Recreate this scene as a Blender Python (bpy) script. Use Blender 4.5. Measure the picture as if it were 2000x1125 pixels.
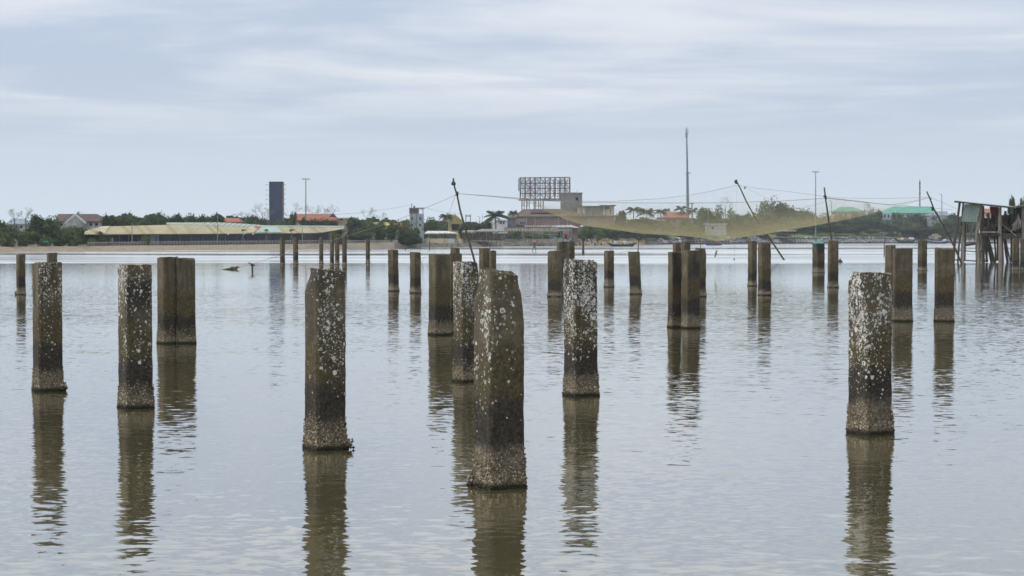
import bpy, math, random
from mathutils import Vector, Matrix, noise as mnoise
R = math.radians
rnd = random.Random(7)
for o in list(bpy.data.objects): bpy.data.objects.remove(o)
scene = bpy.context.scene
COL = scene.collection

# ------------------------------------------------------------------ camera
FPX = 3600.0; HC = 2.2; PITCH = math.atan((562.5-466)/FPX)
cam_d = bpy.data.cameras.new('camera'); cam = bpy.data.objects.new('camera', cam_d); COL.objects.link(cam)
cam.location = (0, 0, HC); cam.rotation_euler = (R(90)-PITCH, 0, 0)
cam_d.sensor_width = 36; cam_d.lens = FPX/2000*36; cam_d.clip_start = .1; cam_d.clip_end = 20000
cam_d.dof.use_dof = True; cam_d.dof.focus_distance = 24; cam_d.dof.aperture_fstop = 9
scene.camera = cam
scene.view_settings.view_transform = 'Standard'; scene.view_settings.look = 'None'
scene.view_settings.exposure = 0; scene.view_settings.gamma = 1

# ------------------------------------------------------------------ node helper
class NT:
    def __init__(s, tree): s.t = tree; s.n = tree.nodes; s.l = tree.links; s.n.clear()
    def new(s, typ, ins=None, **kw):
        n = s.n.new(typ)
        for k, v in kw.items(): setattr(n, k, v)
        for k, v in (ins or {}).items(): s.set(n.inputs[k], v)
        return n
    def set(s, sock, v):
        if isinstance(v, bpy.types.NodeSocket): s.l.new(v, sock)
        else:
            if hasattr(sock.default_value, '__len__') and not hasattr(v, '__len__'): v = (v, v, v)
            if sock.type == 'RGBA' and len(v) == 3: v = (*v, 1)
            sock.default_value = v
    def math(s, op, a, b=0.0, c=0.0, clamp=False):
        n = s.new('ShaderNodeMath', {0: a, 1: b, 2: c}, operation=op, use_clamp=clamp); return n.outputs[0]
    def vmath(s, op, a, b=(0, 0, 0)):
        n = s.new('ShaderNodeVectorMath', {0: a, 1: b}, operation=op); return n.outputs[0]
    def mix(s, f, a, b, blend='MIX'):
        n = s.n.new('ShaderNodeMix'); n.data_type = 'RGBA'; n.blend_type = blend
        s.set(n.inputs[0], f); s.set(n.inputs[6], a); s.set(n.inputs[7], b); return n.outputs[2]
    def ramp(s, f, stops, interp='LINEAR'):
        n = s.n.new('ShaderNodeValToRGB'); s.l.new(f, n.inputs[0]); e = n.color_ramp.elements; n.color_ramp.interpolation = interp
        while len(e) < len(stops): e.new(.5)
        for i, (p, c) in enumerate(stops):
            e[i].position = p; e[i].color = (c, c, c, 1) if not hasattr(c, '__len__') else (*c, 1)
        return n.outputs[0]
    def step(s, v, a, b):
        n = s.new('ShaderNodeMapRange', {0: v, 1: a, 2: b, 3: 0.0, 4: 1.0}); n.interpolation_type = 'SMOOTHSTEP'; return n.outputs[0]
    def noise(s, vec, scale, detail=3, rough=.5, dist=0.0, out=0):
        n = s.new('ShaderNodeTexNoise', {'Vector': vec, 'Scale': scale, 'Detail': detail, 'Roughness': rough, 'Distortion': dist}); return n.outputs[out]
    def xyz(s, v):
        n = s.new('ShaderNodeSeparateXYZ', {0: v}); return n.outputs
    def comb(s, x, y, z):
        return s.new('ShaderNodeCombineXYZ', {0: x, 1: y, 2: z}).outputs[0]

# ------------------------------------------------------------------ world
SUN_EL, SUN_AZ = R(40), R(-78)       # azimuth measured from +Y towards +X
world = bpy.data.worlds.new('World'); scene.world = world; world.use_nodes = True
w = NT(world.node_tree)
sky = w.new('ShaderNodeTexSky'); sky.sky_type = 'NISHITA'; sky.sun_disc = False
sky.sun_elevation = SUN_EL; sky.sun_rotation = SUN_AZ; sky.air_density = 1.3; sky.dust_density = 2.5
dirv = w.new('ShaderNodeTexCoord').outputs['Generated']
dx, dy, dz = w.xyz(dirv)
el = w.math('MAXIMUM', dz, 0.0)
den = w.math('ADD', el, .055)
px_ = w.math('MULTIPLY', w.math('DIVIDE', dx, den), .62); py_ = w.math('DIVIDE', dy, den)
cv = w.comb(px_, w.math('MULTIPLY', py_, .8), 0.0)
warp = w.noise(cv, .35, 2, .5, out=1)
cvw = w.vmath('ADD', cv, w.vmath('MULTIPLY', w.vmath('SUBTRACT', warp, (.5, .5, .5)), (2.2, 1.6, 0)))
n1 = w.noise(cvw, .62, 6, .52)
n2 = w.noise(w.vmath('ADD', cvw, (5.3, 9.1, 2)), 1.7, 5, .55)
cl = w.step(w.math('ADD', w.math('MULTIPLY', n1, .62), w.math('MULTIPLY', n2, .38)), .42, .60)
hi = w.step(el, .035, .10)                 # cloud structure shows higher up; a smooth veil near the horizon
veil = w.ramp(el, [(0, (6.25, 7.1, 7.95)), (.03, (5.8, 6.6, 7.5)), (.06, (5.35, 6.1, 7.1)), (.12, (5.45, 6.2, 7.3)), (.22, (7.2, 7.7, 8.3)), (.6, (8.2, 8.45, 8.7))])
gap = w.mix(.82, sky.outputs[0], (4.85, 5.75, 7.4))
whitec = (7.15, 7.45, 8.0)
upper = w.mix(w.math('MULTIPLY', cl, .95), gap, whitec)
upper = w.mix(w.step(el, .13, .24), upper, veil)
colr = w.mix(w.math('MULTIPLY', hi, .92), veil, upper)
bright = w.step(n2, .58, .74)
colr = w.mix(w.math('MULTIPLY', w.math('MULTIPLY', bright, hi), .5), colr, (8.0, 8.1, 8.4))
bg = w.new('ShaderNodeBackground', {'Color': colr, 'Strength': .114})
w.new('ShaderNodeOutputWorld', {'Surface': bg.outputs[0]})

sun_d = bpy.data.lights.new('sun', 'SUN'); sun_d.energy = 2.1; sun_d.angle = R(14); sun_d.color = (1, .96, .9)
sun = bpy.data.objects.new('sun', sun_d); COL.objects.link(sun)
sd = Vector((math.sin(SUN_AZ)*math.cos(SUN_EL), math.cos(SUN_AZ)*math.cos(SUN_EL)*-1.0, math.sin(SUN_EL)))
sun.rotation_euler = sd.to_track_quat('Z', 'Y').to_euler()
sky.sun_rotation = math.atan2(sd.x, sd.y)

# ------------------------------------------------------------------ placing helpers
CA, SA = math.cos(PITCH), math.sin(PITCH)
def P(px, py, D):
    u = (px-1000)/FPX; v = (562.5-py)/FPX
    y = CA+v*SA; z = -SA+v*CA; t = D/y
    return Vector((u*t, D, HC+z*t))
def DW(py):                                # distance of a point of the water at this height of the picture
    v = (562.5-py)/FPX
    return HC*(CA+v*SA)/(SA-v*CA)
def lerp(a, b, t): return a+(b-a)*t
def interp(tab, x):
    if x <= tab[0][0]: return tab[0][1]
    for (a, ya), (b, yb) in zip(tab, tab[1:]):
        if x <= b: return lerp(ya, yb, (x-a)/(b-a))
    return tab[-1][1]
SH = [(-1200, 250), (-200, 280), (0, 296), (350, 342), (600, 388), (760, 432), (850, 466), (1000, 520), (1100, 558), (1300, 690), (1500, 800), (1750, 880), (2000, 890), (3200, 900)]
def S(x): return interp(SH, x)

# ------------------------------------------------------------------ object helpers
ORG = {}
def tag(o, label=None, cat=None, group=None, kind=None):
    if label: o['label'] = label
    if cat: o['category'] = cat
    if group: o['group'] = group
    if kind: o['kind'] = kind
    return o
def empty(name, loc, label, cat, group=None):
    o = bpy.data.objects.new(name, None); COL.objects.link(o); o.location = loc; o.empty_display_size = .3
    ORG[o.name] = Vector(loc); return tag(o, label, cat, group)
class MB:
    def __init__(s): s.v = []; s.f = []; s.m = []
    def add(s, vs, fs, m=0):
        b = len(s.v); s.v += [tuple(x) for x in vs]; s.f += [tuple(b+i for i in f) for f in fs]; s.m += [m]*len(fs); return s
    def box(s, c, size, rz=0, m=0, rot=None):
        hx, hy, hz = size[0]/2, size[1]/2, size[2]/2
        M = rot if rot is not None else Matrix.Rotation(rz, 3, 'Z'); c = Vector(c)
        vs = [c+M @ Vector((x, y, z)) for z in (-hz, hz) for (x, y) in ((-hx, -hy), (hx, -hy), (hx, hy), (-hx, hy))]
        return s.add(vs, [(3, 2, 1, 0), (4, 5, 6, 7), (0, 1, 5, 4), (1, 2, 6, 5), (2, 3, 7, 6), (3, 0, 4, 7)], m)
    def bar(s, a, b, w_, h=None, m=0):
        a = Vector(a); b = Vector(b); d = b-a; L = d.length
        if L < 1e-6: return s
        q = d.to_track_quat('Y', 'Z').to_matrix()
        return s.box((a+b)/2, (w_, L, h or w_), m=m, rot=q)
    def tube(s, pts, rad, n=6, m=0, cap=True):
        pts = [Vector(p) for p in pts]
        if not hasattr(rad, '__len__'): rad = [rad]*len(pts)
        vs = []; N = len(pts)
        for i, p in enumerate(pts):
            d = pts[min(i+1, N-1)]-pts[max(i-1, 0)]
            ax = Vector((0, 0, 1)) if abs(d.normalized().z) < .9 else Vector((1, 0, 0))
            a = d.cross(ax).normalized(); b = d.cross(a).normalized()
            for k in range(n):
                t = 2*math.pi*k/n; vs.append(p+(a*math.cos(t)+b*math.sin(t))*rad[i])
        fs = [(i*n+k, i*n+(k+1) % n, (i+1)*n+(k+1) % n, (i+1)*n+k) for i in range(N-1) for k in range(n)]
        if cap: fs += [tuple(range(n))[::-1], tuple((N-1)*n+k for k in range(n))]
        return s.add(vs, fs, m)
    def lathe(s, c, prof, n=12, m=0):
        return s.tube([Vector(c)+Vector((0, 0, z)) for r, z in prof], [r for r, z in prof], n, m)
    def poly(s, pts, th=0, m=0):
        """polygon with a thickness along +Y (or a given vector)"""
        n = len(pts); pts = [Vector(p) for p in pts]
        t = th if isinstance(th, Vector) else Vector((0, th, 0))
        return s.add(pts+[p+t for p in pts], [tuple(range(n)), tuple(range(n, 2*n))[::-1]]+[((i+1) % n, i, n+i, n+(i+1) % n) for i in range(n)], m)
    def build(s, name, mats, parent=None, smooth=False, org=None):
        if not isinstance(mats, (list, tuple)): mats = [mats]
        if parent is not None:
            r = parent
            while r.parent: r = r.parent
            o0 = ORG[r.name]
        else: o0 = Vector(org) if org is not None else Vector((0, 0, 0))
        me = bpy.data.meshes.new(name)
        me.from_pydata([(x-o0.x, y-o0.y, z-o0.z) for x, y, z in s.v], [], s.f)
        for m in mats: me.materials.append(m)
        if len(mats) > 1: me.polygons.foreach_set('material_index', s.m)
        if smooth: me.polygons.foreach_set('use_smooth', [True]*len(s.f))
        me.update()
        o = bpy.data.objects.new(name, me); COL.objects.link(o)
        if parent is not None: o.parent = parent
        else: o.location = o0; ORG[o.name] = o0
        return o

# ------------------------------------------------------------------ materials
def mat(name, fn):
    m = bpy.data.materials.new(name); m.use_nodes = True; t = NT(m.node_tree); fn(t); return m
def out(t, sh): t.new('ShaderNodeOutputMaterial', {'Surface': sh})
def princ(t, col, rough=.8, normal=None, spec=.3, **kw):
    d = {'Base Color': col, 'Roughness': rough, 'Specular IOR Level': spec}
    if normal is not None: d['Normal'] = normal
    d.update(kw)
    return t.new('ShaderNodeBsdfPrincipled', d).outputs[0]
def rough_mat(name, c1, c2, scale=3.0, rough=.85, stretch=(1, 1, 1), dirt=None, metal=0.0):
    """two tones broken up by noise, with dirt streaks"""
    def f(t):
        co = t.new('ShaderNodeTexCoord').outputs['Object']
        v = t.vmath('MULTIPLY', co, stretch)
        n = t.noise(v, scale, 5, .6)
        c = t.mix(t.step(n, .35, .65), c1, c2)
        if dirt:
            n2_ = t.noise(t.vmath('MULTIPLY', co, (1.3, 1.3, .25)), scale*.6, 4, .6)
            c = t.mix(t.math('MULTIPLY', t.step(n2_, .5, .68), .75), c, dirt)
        out(t, princ(t, c, rough, Metallic=metal))
    return mat(name, f)

def f_water(t):
    co = t.new('ShaderNodeTexCoord').outputs['Object']
    X, Y, Z = t.xyz(co)
    def layer(sx, sy, off, det=2, dist=0.0):
        v = t.vmath('ADD', t.vmath('MULTIPLY', co, (sx, sy, 0)), off)
        return t.vmath('SUBTRACT', t.noise(v, 1.0, det, .5, dist, out=1), (.5, .5, .5))
    a = layer(5.5, 10.5, (0, 0, 0), 3, .3)          # small ripples
    b = layer(1.3, 2.6, (13, 7, 3), 2)          # longer swells
    c = layer(.16, .4, (3, 17, 5), 1)
    # wind lanes lying across the lagoon
    wob = t.noise(t.comb(t.math('MULTIPLY', X, .02), t.math('MULTIPLY', Y, .02), 0.0), 1.0, 3, .6)
    Yw = t.math('ADD', Y, t.math('MULTIPLY', t.math('SUBTRACT', wob, .5), 46.0))
    def band(lo, hi, soft=8): return t.math('MULTIPLY', t.step(Yw, lo-soft, lo+soft), t.math('SUBTRACT', 1.0, t.step(Yw, hi-soft, hi+soft)))
    k = t.math('SUBTRACT', 1.0, t.math('MULTIPLY', t.step(Y, 40, 150), .42))
    patch = t.noise(t.vmath('MULTIPLY', co, (.04, .13, 0)), 1.0, 3, .6)
    k = t.math('MULTIPLY', k, t.ramp(patch, [(.3, .65), (.7, 1.25)]))
    k = t.math('MULTIPLY', k, t.math('SUBTRACT', 1.0, t.math('MULTIPLY', band(158, 242), .62)))
    k = t.math('MULTIPLY', k, t.math('SUBTRACT', 1.0, t.math('MULTIPLY', band(246, 268, 5), .80)))
    k = t.math('MULTIPLY', k, t.math('SUBTRACT', 1.0, t.math('MULTIPLY', t.step(Yw, 268, 280), .40)))
    k = t.math('MULTIPLY', k, t.math('SUBTRACT', 1.0, t.math('MULTIPLY', band(375, 450, 12), .6)))
    v = t.vmath('ADD', t.vmath('MULTIPLY', a, (.15, .15, 0)), t.vmath('MULTIPLY', b, (.035, .035, 0)))
    v = t.vmath('ADD', v, t.vmath('MULTIPLY', c, (.008, .010, 0)))
    v = t.vmath('MULTIPLY', v, t.comb(k, k, 0.0))
    vx, vy, vz = t.xyz(v)          # far off only the wave slopes that face the viewer's shore are seen
    fold = t.math('MULTIPLY', t.step(Y, 50, 110), .75)
    vy = t.math('ADD', t.math('MULTIPLY', vy, t.math('SUBTRACT', 1.0, fold)), t.math('MULTIPLY', t.math('ABSOLUTE', vy), t.math('MULTIPLY', fold, -1.0)))
    v = t.comb(vx, vy, 0.0)
    nrm = t.vmath('NORMALIZE', t.vmath('ADD', v, (0, 0, 1)))
    strk = t.noise(t.comb(t.math('MULTIPLY', X, .012), t.math('MULTIPLY', Y, .055), 0.0), 1.0, 5, .65)
    sk = t.ramp(strk, [(.38, .30), (.54, 1.0)])
    rg = t.math('ADD', .02, t.math('MULTIPLY', band(164, 240, 14), .16))
    rg = t.math('ADD', rg, t.math('MULTIPLY', band(268, 372, 9), .15))
    rg = t.math('ADD', rg, t.math('MULTIPLY', t.step(Yw, 425, 470), .13))
    rg = t.math('MULTIPLY', rg, sk)
    rg = t.math('ADD', rg, t.math('MULTIPLY', t.math('MULTIPLY', t.step(Yw, 150, 170), t.step(strk, .45, .6)), .05))
    rg = t.math('ADD', rg, t.math('MULTIPLY', t.step(Y, 50, 150), .05))
    cn = t.noise(t.vmath('MULTIPLY', co, (.03, .05, 0)), 1.0, 3)
    base = t.mix(cn, (.080, .070, .030), (.100, .088, .042))
    fr = t.math('POWER', t.new('ShaderNodeLayerWeight', {'Blend': .5}).outputs['Facing'], 2.5)   # averaged reflectance of rippled water
    gl = t.n.new('ShaderNodeBsdfAnisotropic'); gl.distribution = 'MULTI_GGX'; t.set(gl.inputs['Color'], (.99, .99, .975)); t.set(gl.inputs['Roughness'], rg); t.set(gl.inputs['Normal'], nrm)
    df = t.new('ShaderNodeBsdfDiffuse', {'Color': base}).outputs[0]
    out(t, t.new('ShaderNodeMixShader', {0: fr, 1: df, 2: gl.outputs[0]}).outputs[0])
M_water = mat('lagoon_water', f_water)

def f_pile(left, right, grime, seed):
    gl_, gr_ = grime if isinstance(grime, tuple) else (grime, grime)
    """weathered concrete: wet dark band, olive algae, grey top, white shell scars"""
    def f(t):
        co = t.new('ShaderNodeTexCoord').outputs['Object']
        sc = t.vmath('ADD', co, (seed*3.1, seed*1.7, 0))
        X, Y, Z = t.xyz(co)
        n = t.noise(sc, 4, 6, .62); nf = t.noise(sc, 28, 5, .65)
        st = t.noise(t.vmath('MULTIPLY', sc, (9, 9, .8)), 1.0, 4, .6)
        hz = t.math('ADD', Z, t.math('MULTIPLY', t.math('SUBTRACT', n, .5), .42))
        hz = t.math('ADD', hz, ((seed*37) % 7-3)*.03)
        nx = t.new('ShaderNodeNewGeometry').outputs['Normal']
        nX, nY, nZ = t.xyz(t.new('ShaderNodeVectorTransform', {0: nx}, vector_type='NORMAL', convert_from='WORLD', convert_to='OBJECT').outputs[0])
        side = t.step(nX, -.12, .12)
        gside = t.math('ADD', gl_, t.math('MULTIPLY', side, gr_-gl_))
        up = t.mix(t.step(n, .3, .7), (.072, .060, .040), (.132, .110, .075))
        up = t.mix(t.math('MULTIPLY', t.step(st, .48, .66), .7), up, (.045, .04, .03))
        up = t.mix(t.math('MULTIPLY', t.step(t.noise(sc, 2.1, 3), t.math('SUBTRACT', .62, t.math('MULTIPLY', gside, .3)), .66), gside), up, (.03, .028, .024))
        ol = t.mix(t.step(nf, .3, .7), (.050, .040, .021), (.088, .071, .038))
        dk = t.mix(t.step(nf, .35, .7), (.023, .020, .016), (.048, .041, .033))
        bt = t.mix(t.step(nf, .3, .7), (.10, .085, .06), (.19, .165, .125))
        c = t.mix(t.step(hz, .14, .36), bt, dk)
        c = t.mix(t.step(hz, .58, .78), c, ol)
        c = t.mix(t.step(hz, .95, 1.30), c, up)
        c = t.mix(1.0, c, t.ramp(nf, [(.25, .55), (.5, 1.0), (.75, 1.35)]), 'MULTIPLY')
        pit = t.step(t.noise(sc, 60, 3, .7), .6, .7)
        c = t.mix(t.math('MULTIPLY', pit, .6), c, (.02, .018, .014))
        # white shell scars: rings where oysters broke off
        densd = t.math('ADD', left, t.math('MULTIPLY', side, right-left))
        zz = t.step(Z, .62, 1.55)
        clus = t.noise(t.vmath('MULTIPLY', sc, (7, 7, 1.6)), 1.0, 4, .65)
        thr = t.math('MULTIPLY', densd, t.math('MULTIPLY', t.math('ADD', .25, t.math('MULTIPLY', zz, .75)), t.math('ADD', .18, t.math('MULTIPLY', t.step(clus, .42, .58), 1.15))))
        thr = t.math('MULTIPLY', thr, t.step(Z, .35, .75))
        wv = t.vmath('ADD', sc, t.vmath('MULTIPLY', t.vmath('SUBTRACT', t.noise(sc, 40, 2, out=1), (.5, .5, .5)), (.014, .014, .014)))
        for scale, wgt, ring in ((19, .42, True), (34, .95, True), (70, .6, False)):
            vo = t.new('ShaderNodeTexVoronoi', {'Vector': wv, 'Scale': float(scale)}, feature='F1')
            rr = t.xyz(vo.outputs['Color'])
            on = t.math('LESS_THAN', rr[0], t.math('MULTIPLY', thr, wgt))
            dd = vo.outputs['Distance']; rad = t.math('ADD', .24, t.math('MULTIPLY', t.math('POWER', rr[1], 1.4), .36))
            disc = t.math('LESS_THAN', dd, rad)
            if ring:
                inn = t.math('LESS_THAN', dd, t.math('MULTIPLY', rad, .62))
                hole = t.math('MULTIPLY', inn, t.math('GREATER_THAN', rr[2], .35))
                disc = t.math('SUBTRACT', disc, t.math('MULTIPLY', hole, .75))
            wcol = t.mix(rr[1], (.24, .235, .21), (.62, .62, .59))
            c = t.mix(t.math('MULTIPLY', t.math('MULTIPLY', disc, on), .9), c, wcol)
        b = t.new('ShaderNodeBump', {'Strength': .8, 'Distance': .012, 'Height': t.math('ADD', nf, t.math('MULTIPLY', n, .6))})
        out(t, princ(t, c, .82, b.outputs[0], .25))
    return f
PILE_M = {}
def pile_mat(left, right, grime=.5, seed=0):
    k = (left, right, grime, seed)
    if k not in PILE_M: PILE_M[k] = mat('weathered_concrete_%d' % len(PILE_M), f_pile(*k))
    return PILE_M[k]

def f_crust(t):
    co = t.new('ShaderNodeTexCoord').outputs['Object']
    vo = t.new('ShaderNodeTexVoronoi', {'Vector': co, 'Scale': 75.0})
    r_ = t.xyz(vo.outputs['Color'])
    Z = t.xyz(co)[2]
    c = t.mix(r_[0], (.06, .047, .028), (.23, .185, .125))
    c = t.mix(t.math('MULTIPLY', t.math('GREATER_THAN', r_[1], .86), .8), c, (.5, .46, .38))
    hz = t.math('ADD', Z, t.math('MULTIPLY', t.noise(co, 12, 2), .05))
    c = t.mix(t.step(hz, .045, .10), (.022, .020, .012), c)
    out(t, princ(t, c, .75, None, .35))
M_crust = mat('barnacle_crust', f_crust)

def leaf_mat(name, c1, c2):
    def f(t):
        co = t.new('ShaderNodeTexCoord').outputs['Object']
        oi = t.new('ShaderNodeObjectInfo').outputs['Random']
        n = t.noise(co, 2.2, 3, .6); g = t.new('ShaderNodeNewGeometry').outputs['Random Per Island']
        c = t.mix(t.math('MULTIPLY', t.math('ADD', t.step(n, .35, .65), g), .5), c1, c2)
        c = t.mix(1.0, c, t.ramp(oi, [(0, .75), (1, 1.3)]), 'MULTIPLY')
        d = t.new('ShaderNodeBsdfDiffuse', {'Color': c}).outputs[0]
        tr = t.new('ShaderNodeBsdfTranslucent', {'Color': c}).outputs[0]
        out(t, t.new('ShaderNodeMixShader', {0: .25, 1: d, 2: tr}).outputs[0])
    return mat(name, f)
L_dark = leaf_mat('foliage_dark', (.030, .048, .028), (.092, .120, .062))
L_mid = leaf_mat('foliage_mid', (.046, .072, .030), (.135, .170, .075))
L_bright = leaf_mat('foliage_bright', (.055, .090, .026), (.120, .165, .050))
L_olive = leaf_mat('foliage_olive', (.052, .070, .030), (.140, .165, .070))
L_palm = leaf_mat('palm_fronds', (.040, .055, .028), (.080, .095, .050))
M_bark = rough_mat('bark', (.09, .08, .065), (.17, .15, .12), 4, stretch=(1, 1, .3))
M_twig = rough_mat('bare_twigs', (.16, .14, .13), (.24, .22, .20), 3)
M_trunkdark = rough_mat('dark_bark', (.05, .045, .035), (.1, .09, .07), 4)
def corr(name, c1, c2, dirt, period, axis='X', s=2.0):
    def f(t):
        co = t.new('ShaderNodeTexCoord').outputs['Object']; x = t.xyz(co)[{'X': 0, 'Y': 1}[axis]]
        st = t.math('SINE', t.math('MULTIPLY', x, 2*math.pi/period))
        n = t.noise(t.vmath('MULTIPLY', co, (1, .3, .3)), s*.3, 5, .65)
        c = t.mix(t.step(n, .35, .65), c1, c2)
        pan = t.noise(t.comb(t.math('FLOOR', t.math('DIVIDE', t.math('ADD', x, t.math('MULTIPLY', t.xyz(co)[1], .4)), 1.1)), 0.0, 0.0), .9, 1)
        c = t.mix(t.math('MULTIPLY', t.step(pan, .5, .62), .8), c, dirt)
        b = t.new('ShaderNodeBump', {'Strength': .8, 'Distance': period*.18, 'Height': st})
        out(t, princ(t, c, .6, b.outputs[0], .3))
    return mat(name, f)
M_roofyel = corr('yellowed_roof_sheet', (.40, .35, .19), (.47, .43, .28), (.30, .23, .11), .5)
M_roofcyan = corr('cyan_roof_sheet', (.36, .52, .50), (.42, .58, .55), (.34, .46, .44), .5)
M_roofgreen = corr('pale_green_roof_sheet', (.33, .41, .37), (.39, .46, .42), (.30, .35, .31), .8)
M_panel = corr('green_corrugated_sheet', (.17, .22, .195), (.25, .31, .28), (.13, .17, .15), .16, s=3)
M_white = rough_mat('white_paint', (.55, .56, .56), (.70, .70, .69), 1.5, dirt=(.38, .37, .34))
M_offwhite = rough_mat('greyed_white_wall', (.38, .40, .43), (.50, .51, .53), 1.0, dirt=(.26, .27, .28))
M_cream = rough_mat('cream_wall', (.42, .38, .26), (.55, .50, .36), 1.2, dirt=(.16, .13, .09))
M_beige = rough_mat('beige_render', (.42, .38, .30), (.52, .48, .39), .6, dirt=(.22, .18, .15))
M_yellow = rough_mat('yellow_render', (.48, .40, .12), (.58, .50, .20), 1.2, dirt=(.3, .25, .12))
M_pink = rough_mat('faded_pink_render', (.22, .145, .14), (.29, .195, .185), .3, dirt=(.17, .12, .115))
M_maroon = rough_mat('maroon_tiles', (.085, .060, .062), (.125, .085, .085), 1.0, dirt=(.12, .10, .07))
M_brownroof = rough_mat('weathered_brown_tiles', (.12, .10, .08), (.20, .15, .12), .8, dirt=(.09, .08, .06))
M_orange = rough_mat('orange_tiles', (.29, .115, .075), (.36, .155, .105), .8, dirt=(.28, .12, .08))
M_redroof = rough_mat('faded_red_tiles', (.34, .15, .12), (.42, .20, .16), .8, dirt=(.3, .14, .12))
M_greenroof = rough_mat('sea_green_roof', (.09, .30, .22), (.14, .38, .29), .5, rough=.5, dirt=(.10, .28, .22))
M_blueroof = rough_mat('blue_grey_roof', (.20, .24, .30), (.28, .32, .38), .8)
M_bluewall = rough_mat('pale_blue_render', (.38, .46, .60), (.48, .56, .68), .6)
M_greyblk = rough_mat('bare_cement_block', (.11, .11, .12), (.17, .17, .18), .6, dirt=(.07, .07, .075))
M_greyblk2 = rough_mat('grey_cement_render', (.19, .19, .20), (.26, .26, .26), .6, dirt=(.14, .13, .13))
M_bluegrey = rough_mat('blue_grey_render', (.30, .34, .40), (.38, .42, .48), .5, dirt=(.22, .24, .28))
M_conc = rough_mat('grey_concrete', (.20, .19, .17), (.30, .29, .26), 1.5, dirt=(.11, .10, .09))
M_tarp = rough_mat('grey_tarpaulin', (.20, .20, .20), (.28, .28, .27), 1.0, dirt=(.14, .13, .12))
M_shack = rough_mat('weathered_brown_boards', (.09, .075, .065), (.24, .19, .16), 2.5, stretch=(2, 1, .5), dirt=(.07, .06, .05))
M_rust = rough_mat('rusty_steel', (.07, .045, .035), (.15, .10, .08), 1.0)
M_steel = rough_mat('galvanised_steel', (.17, .19, .21), (.25, .27, .29), 2.0, rough=.5)
M_steeldk = rough_mat('dull_dark_steel', (.10, .10, .11), (.15, .15, .16), 2.0, rough=.6)
M_mast = rough_mat('painted_mast', (.13, .15, .17), (.19, .22, .24), 2.0, rough=.6)
M_lampgrn = rough_mat('mast_paint_olive', (.16, .17, .14), (.21, .22, .18), 2.0, rough=.6)
M_navy = rough_mat('navy_screen', (.045, .062, .12), (.055, .075, .14), .25, rough=.5)
M_glassdk = rough_mat('dark_blue_glazing', (.018, .030, .050), (.030, .045, .070), .4, rough=.35)
M_black = rough_mat('dark_opening', (.012, .012, .014), (.02, .02, .022), 2)
M_blue = rough_mat('blue_plastic', (.03, .12, .34), (.05, .18, .42), 2)
M_teal = rough_mat('teal_cloth', (.03, .28, .24), (.06, .38, .33), 2)
M_red = rough_mat('dark_red_cloth', (.09, .014, .014), (.13, .024, .022), 3)
M_orangec = rough_mat('orange_cloth', (.65, .14, .06), (.75, .20, .09), 3)
M_hulldark = rough_mat('dark_tarred_hull', (.030, .045, .050), (.055, .075, .08), 1.5)
M_hullblue = rough_mat('blue_hull', (.02, .06, .20), (.035, .09, .26), 1.5)
M_hullgreen = rough_mat('dark_green_hull', (.015, .05, .05), (.03, .08, .075), 1.5)
M_wood = rough_mat('grey_driftwood', (.11, .097, .083), (.26, .235, .205), 3, stretch=(3, 3, .35), dirt=(.08, .07, .06))
M_wooddk = rough_mat('dark_wet_wood', (.035, .032, .028), (.09, .08, .068), 3, stretch=(3, 3, .4))
M_bamboo = rough_mat('mossy_bamboo', (.035, .034, .020), (.085, .082, .042), 1.2, stretch=(1, 1, 3), dirt=(.03, .03, .018))
M_rope = rough_mat('old_rope', (.19, .19, .16), (.27, .26, .22), 2)
M_moss = rough_mat('moss', (.04, .05, .015), (.09, .10, .03), 12)
M_skin = rough_mat('skin', (.25, .14, .09), (.28, .16, .10), 4, rough=.6)
M_grass = rough_mat('rough_grass', (.09, .15, .03), (.16, .23, .05), .4, dirt=(.07, .10, .035))
M_sandbank = rough_mat('sandy_concrete_bank', (.25, .205, .155), (.32, .265, .20), 1.2, dirt=(.20, .17, .12))
M_mudbank = rough_mat('muddy_bank', (.10, .09, .078), (.18, .16, .13), .5, dirt=(.07, .065, .058))
M_sand = rough_mat('yellow_sand', (.42, .30, .14), (.52, .40, .24), .15, dirt=(.2, .15, .11))
M_ground = rough_mat('dusty_ground', (.08, .09, .05), (.13, .13, .08), .1, dirt=(.06, .075, .035))
def f_rock(t):
    co = t.new('ShaderNodeTexCoord').outputs['Object']
    g = t.new('ShaderNodeNewGeometry').outputs['Random Per Island']
    Z = t.xyz(co)[2]
    c = t.ramp(g, [(0, (.10, .10, .11)), (.5, (.26, .26, .27)), (.85, (.40, .40, .41)), (1, (.60, .60, .60))])
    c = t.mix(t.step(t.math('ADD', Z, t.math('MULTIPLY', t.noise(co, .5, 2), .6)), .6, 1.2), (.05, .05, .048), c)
    out(t, princ(t, c, .9))
M_rock = mat('riprap_stone', f_rock)
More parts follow.
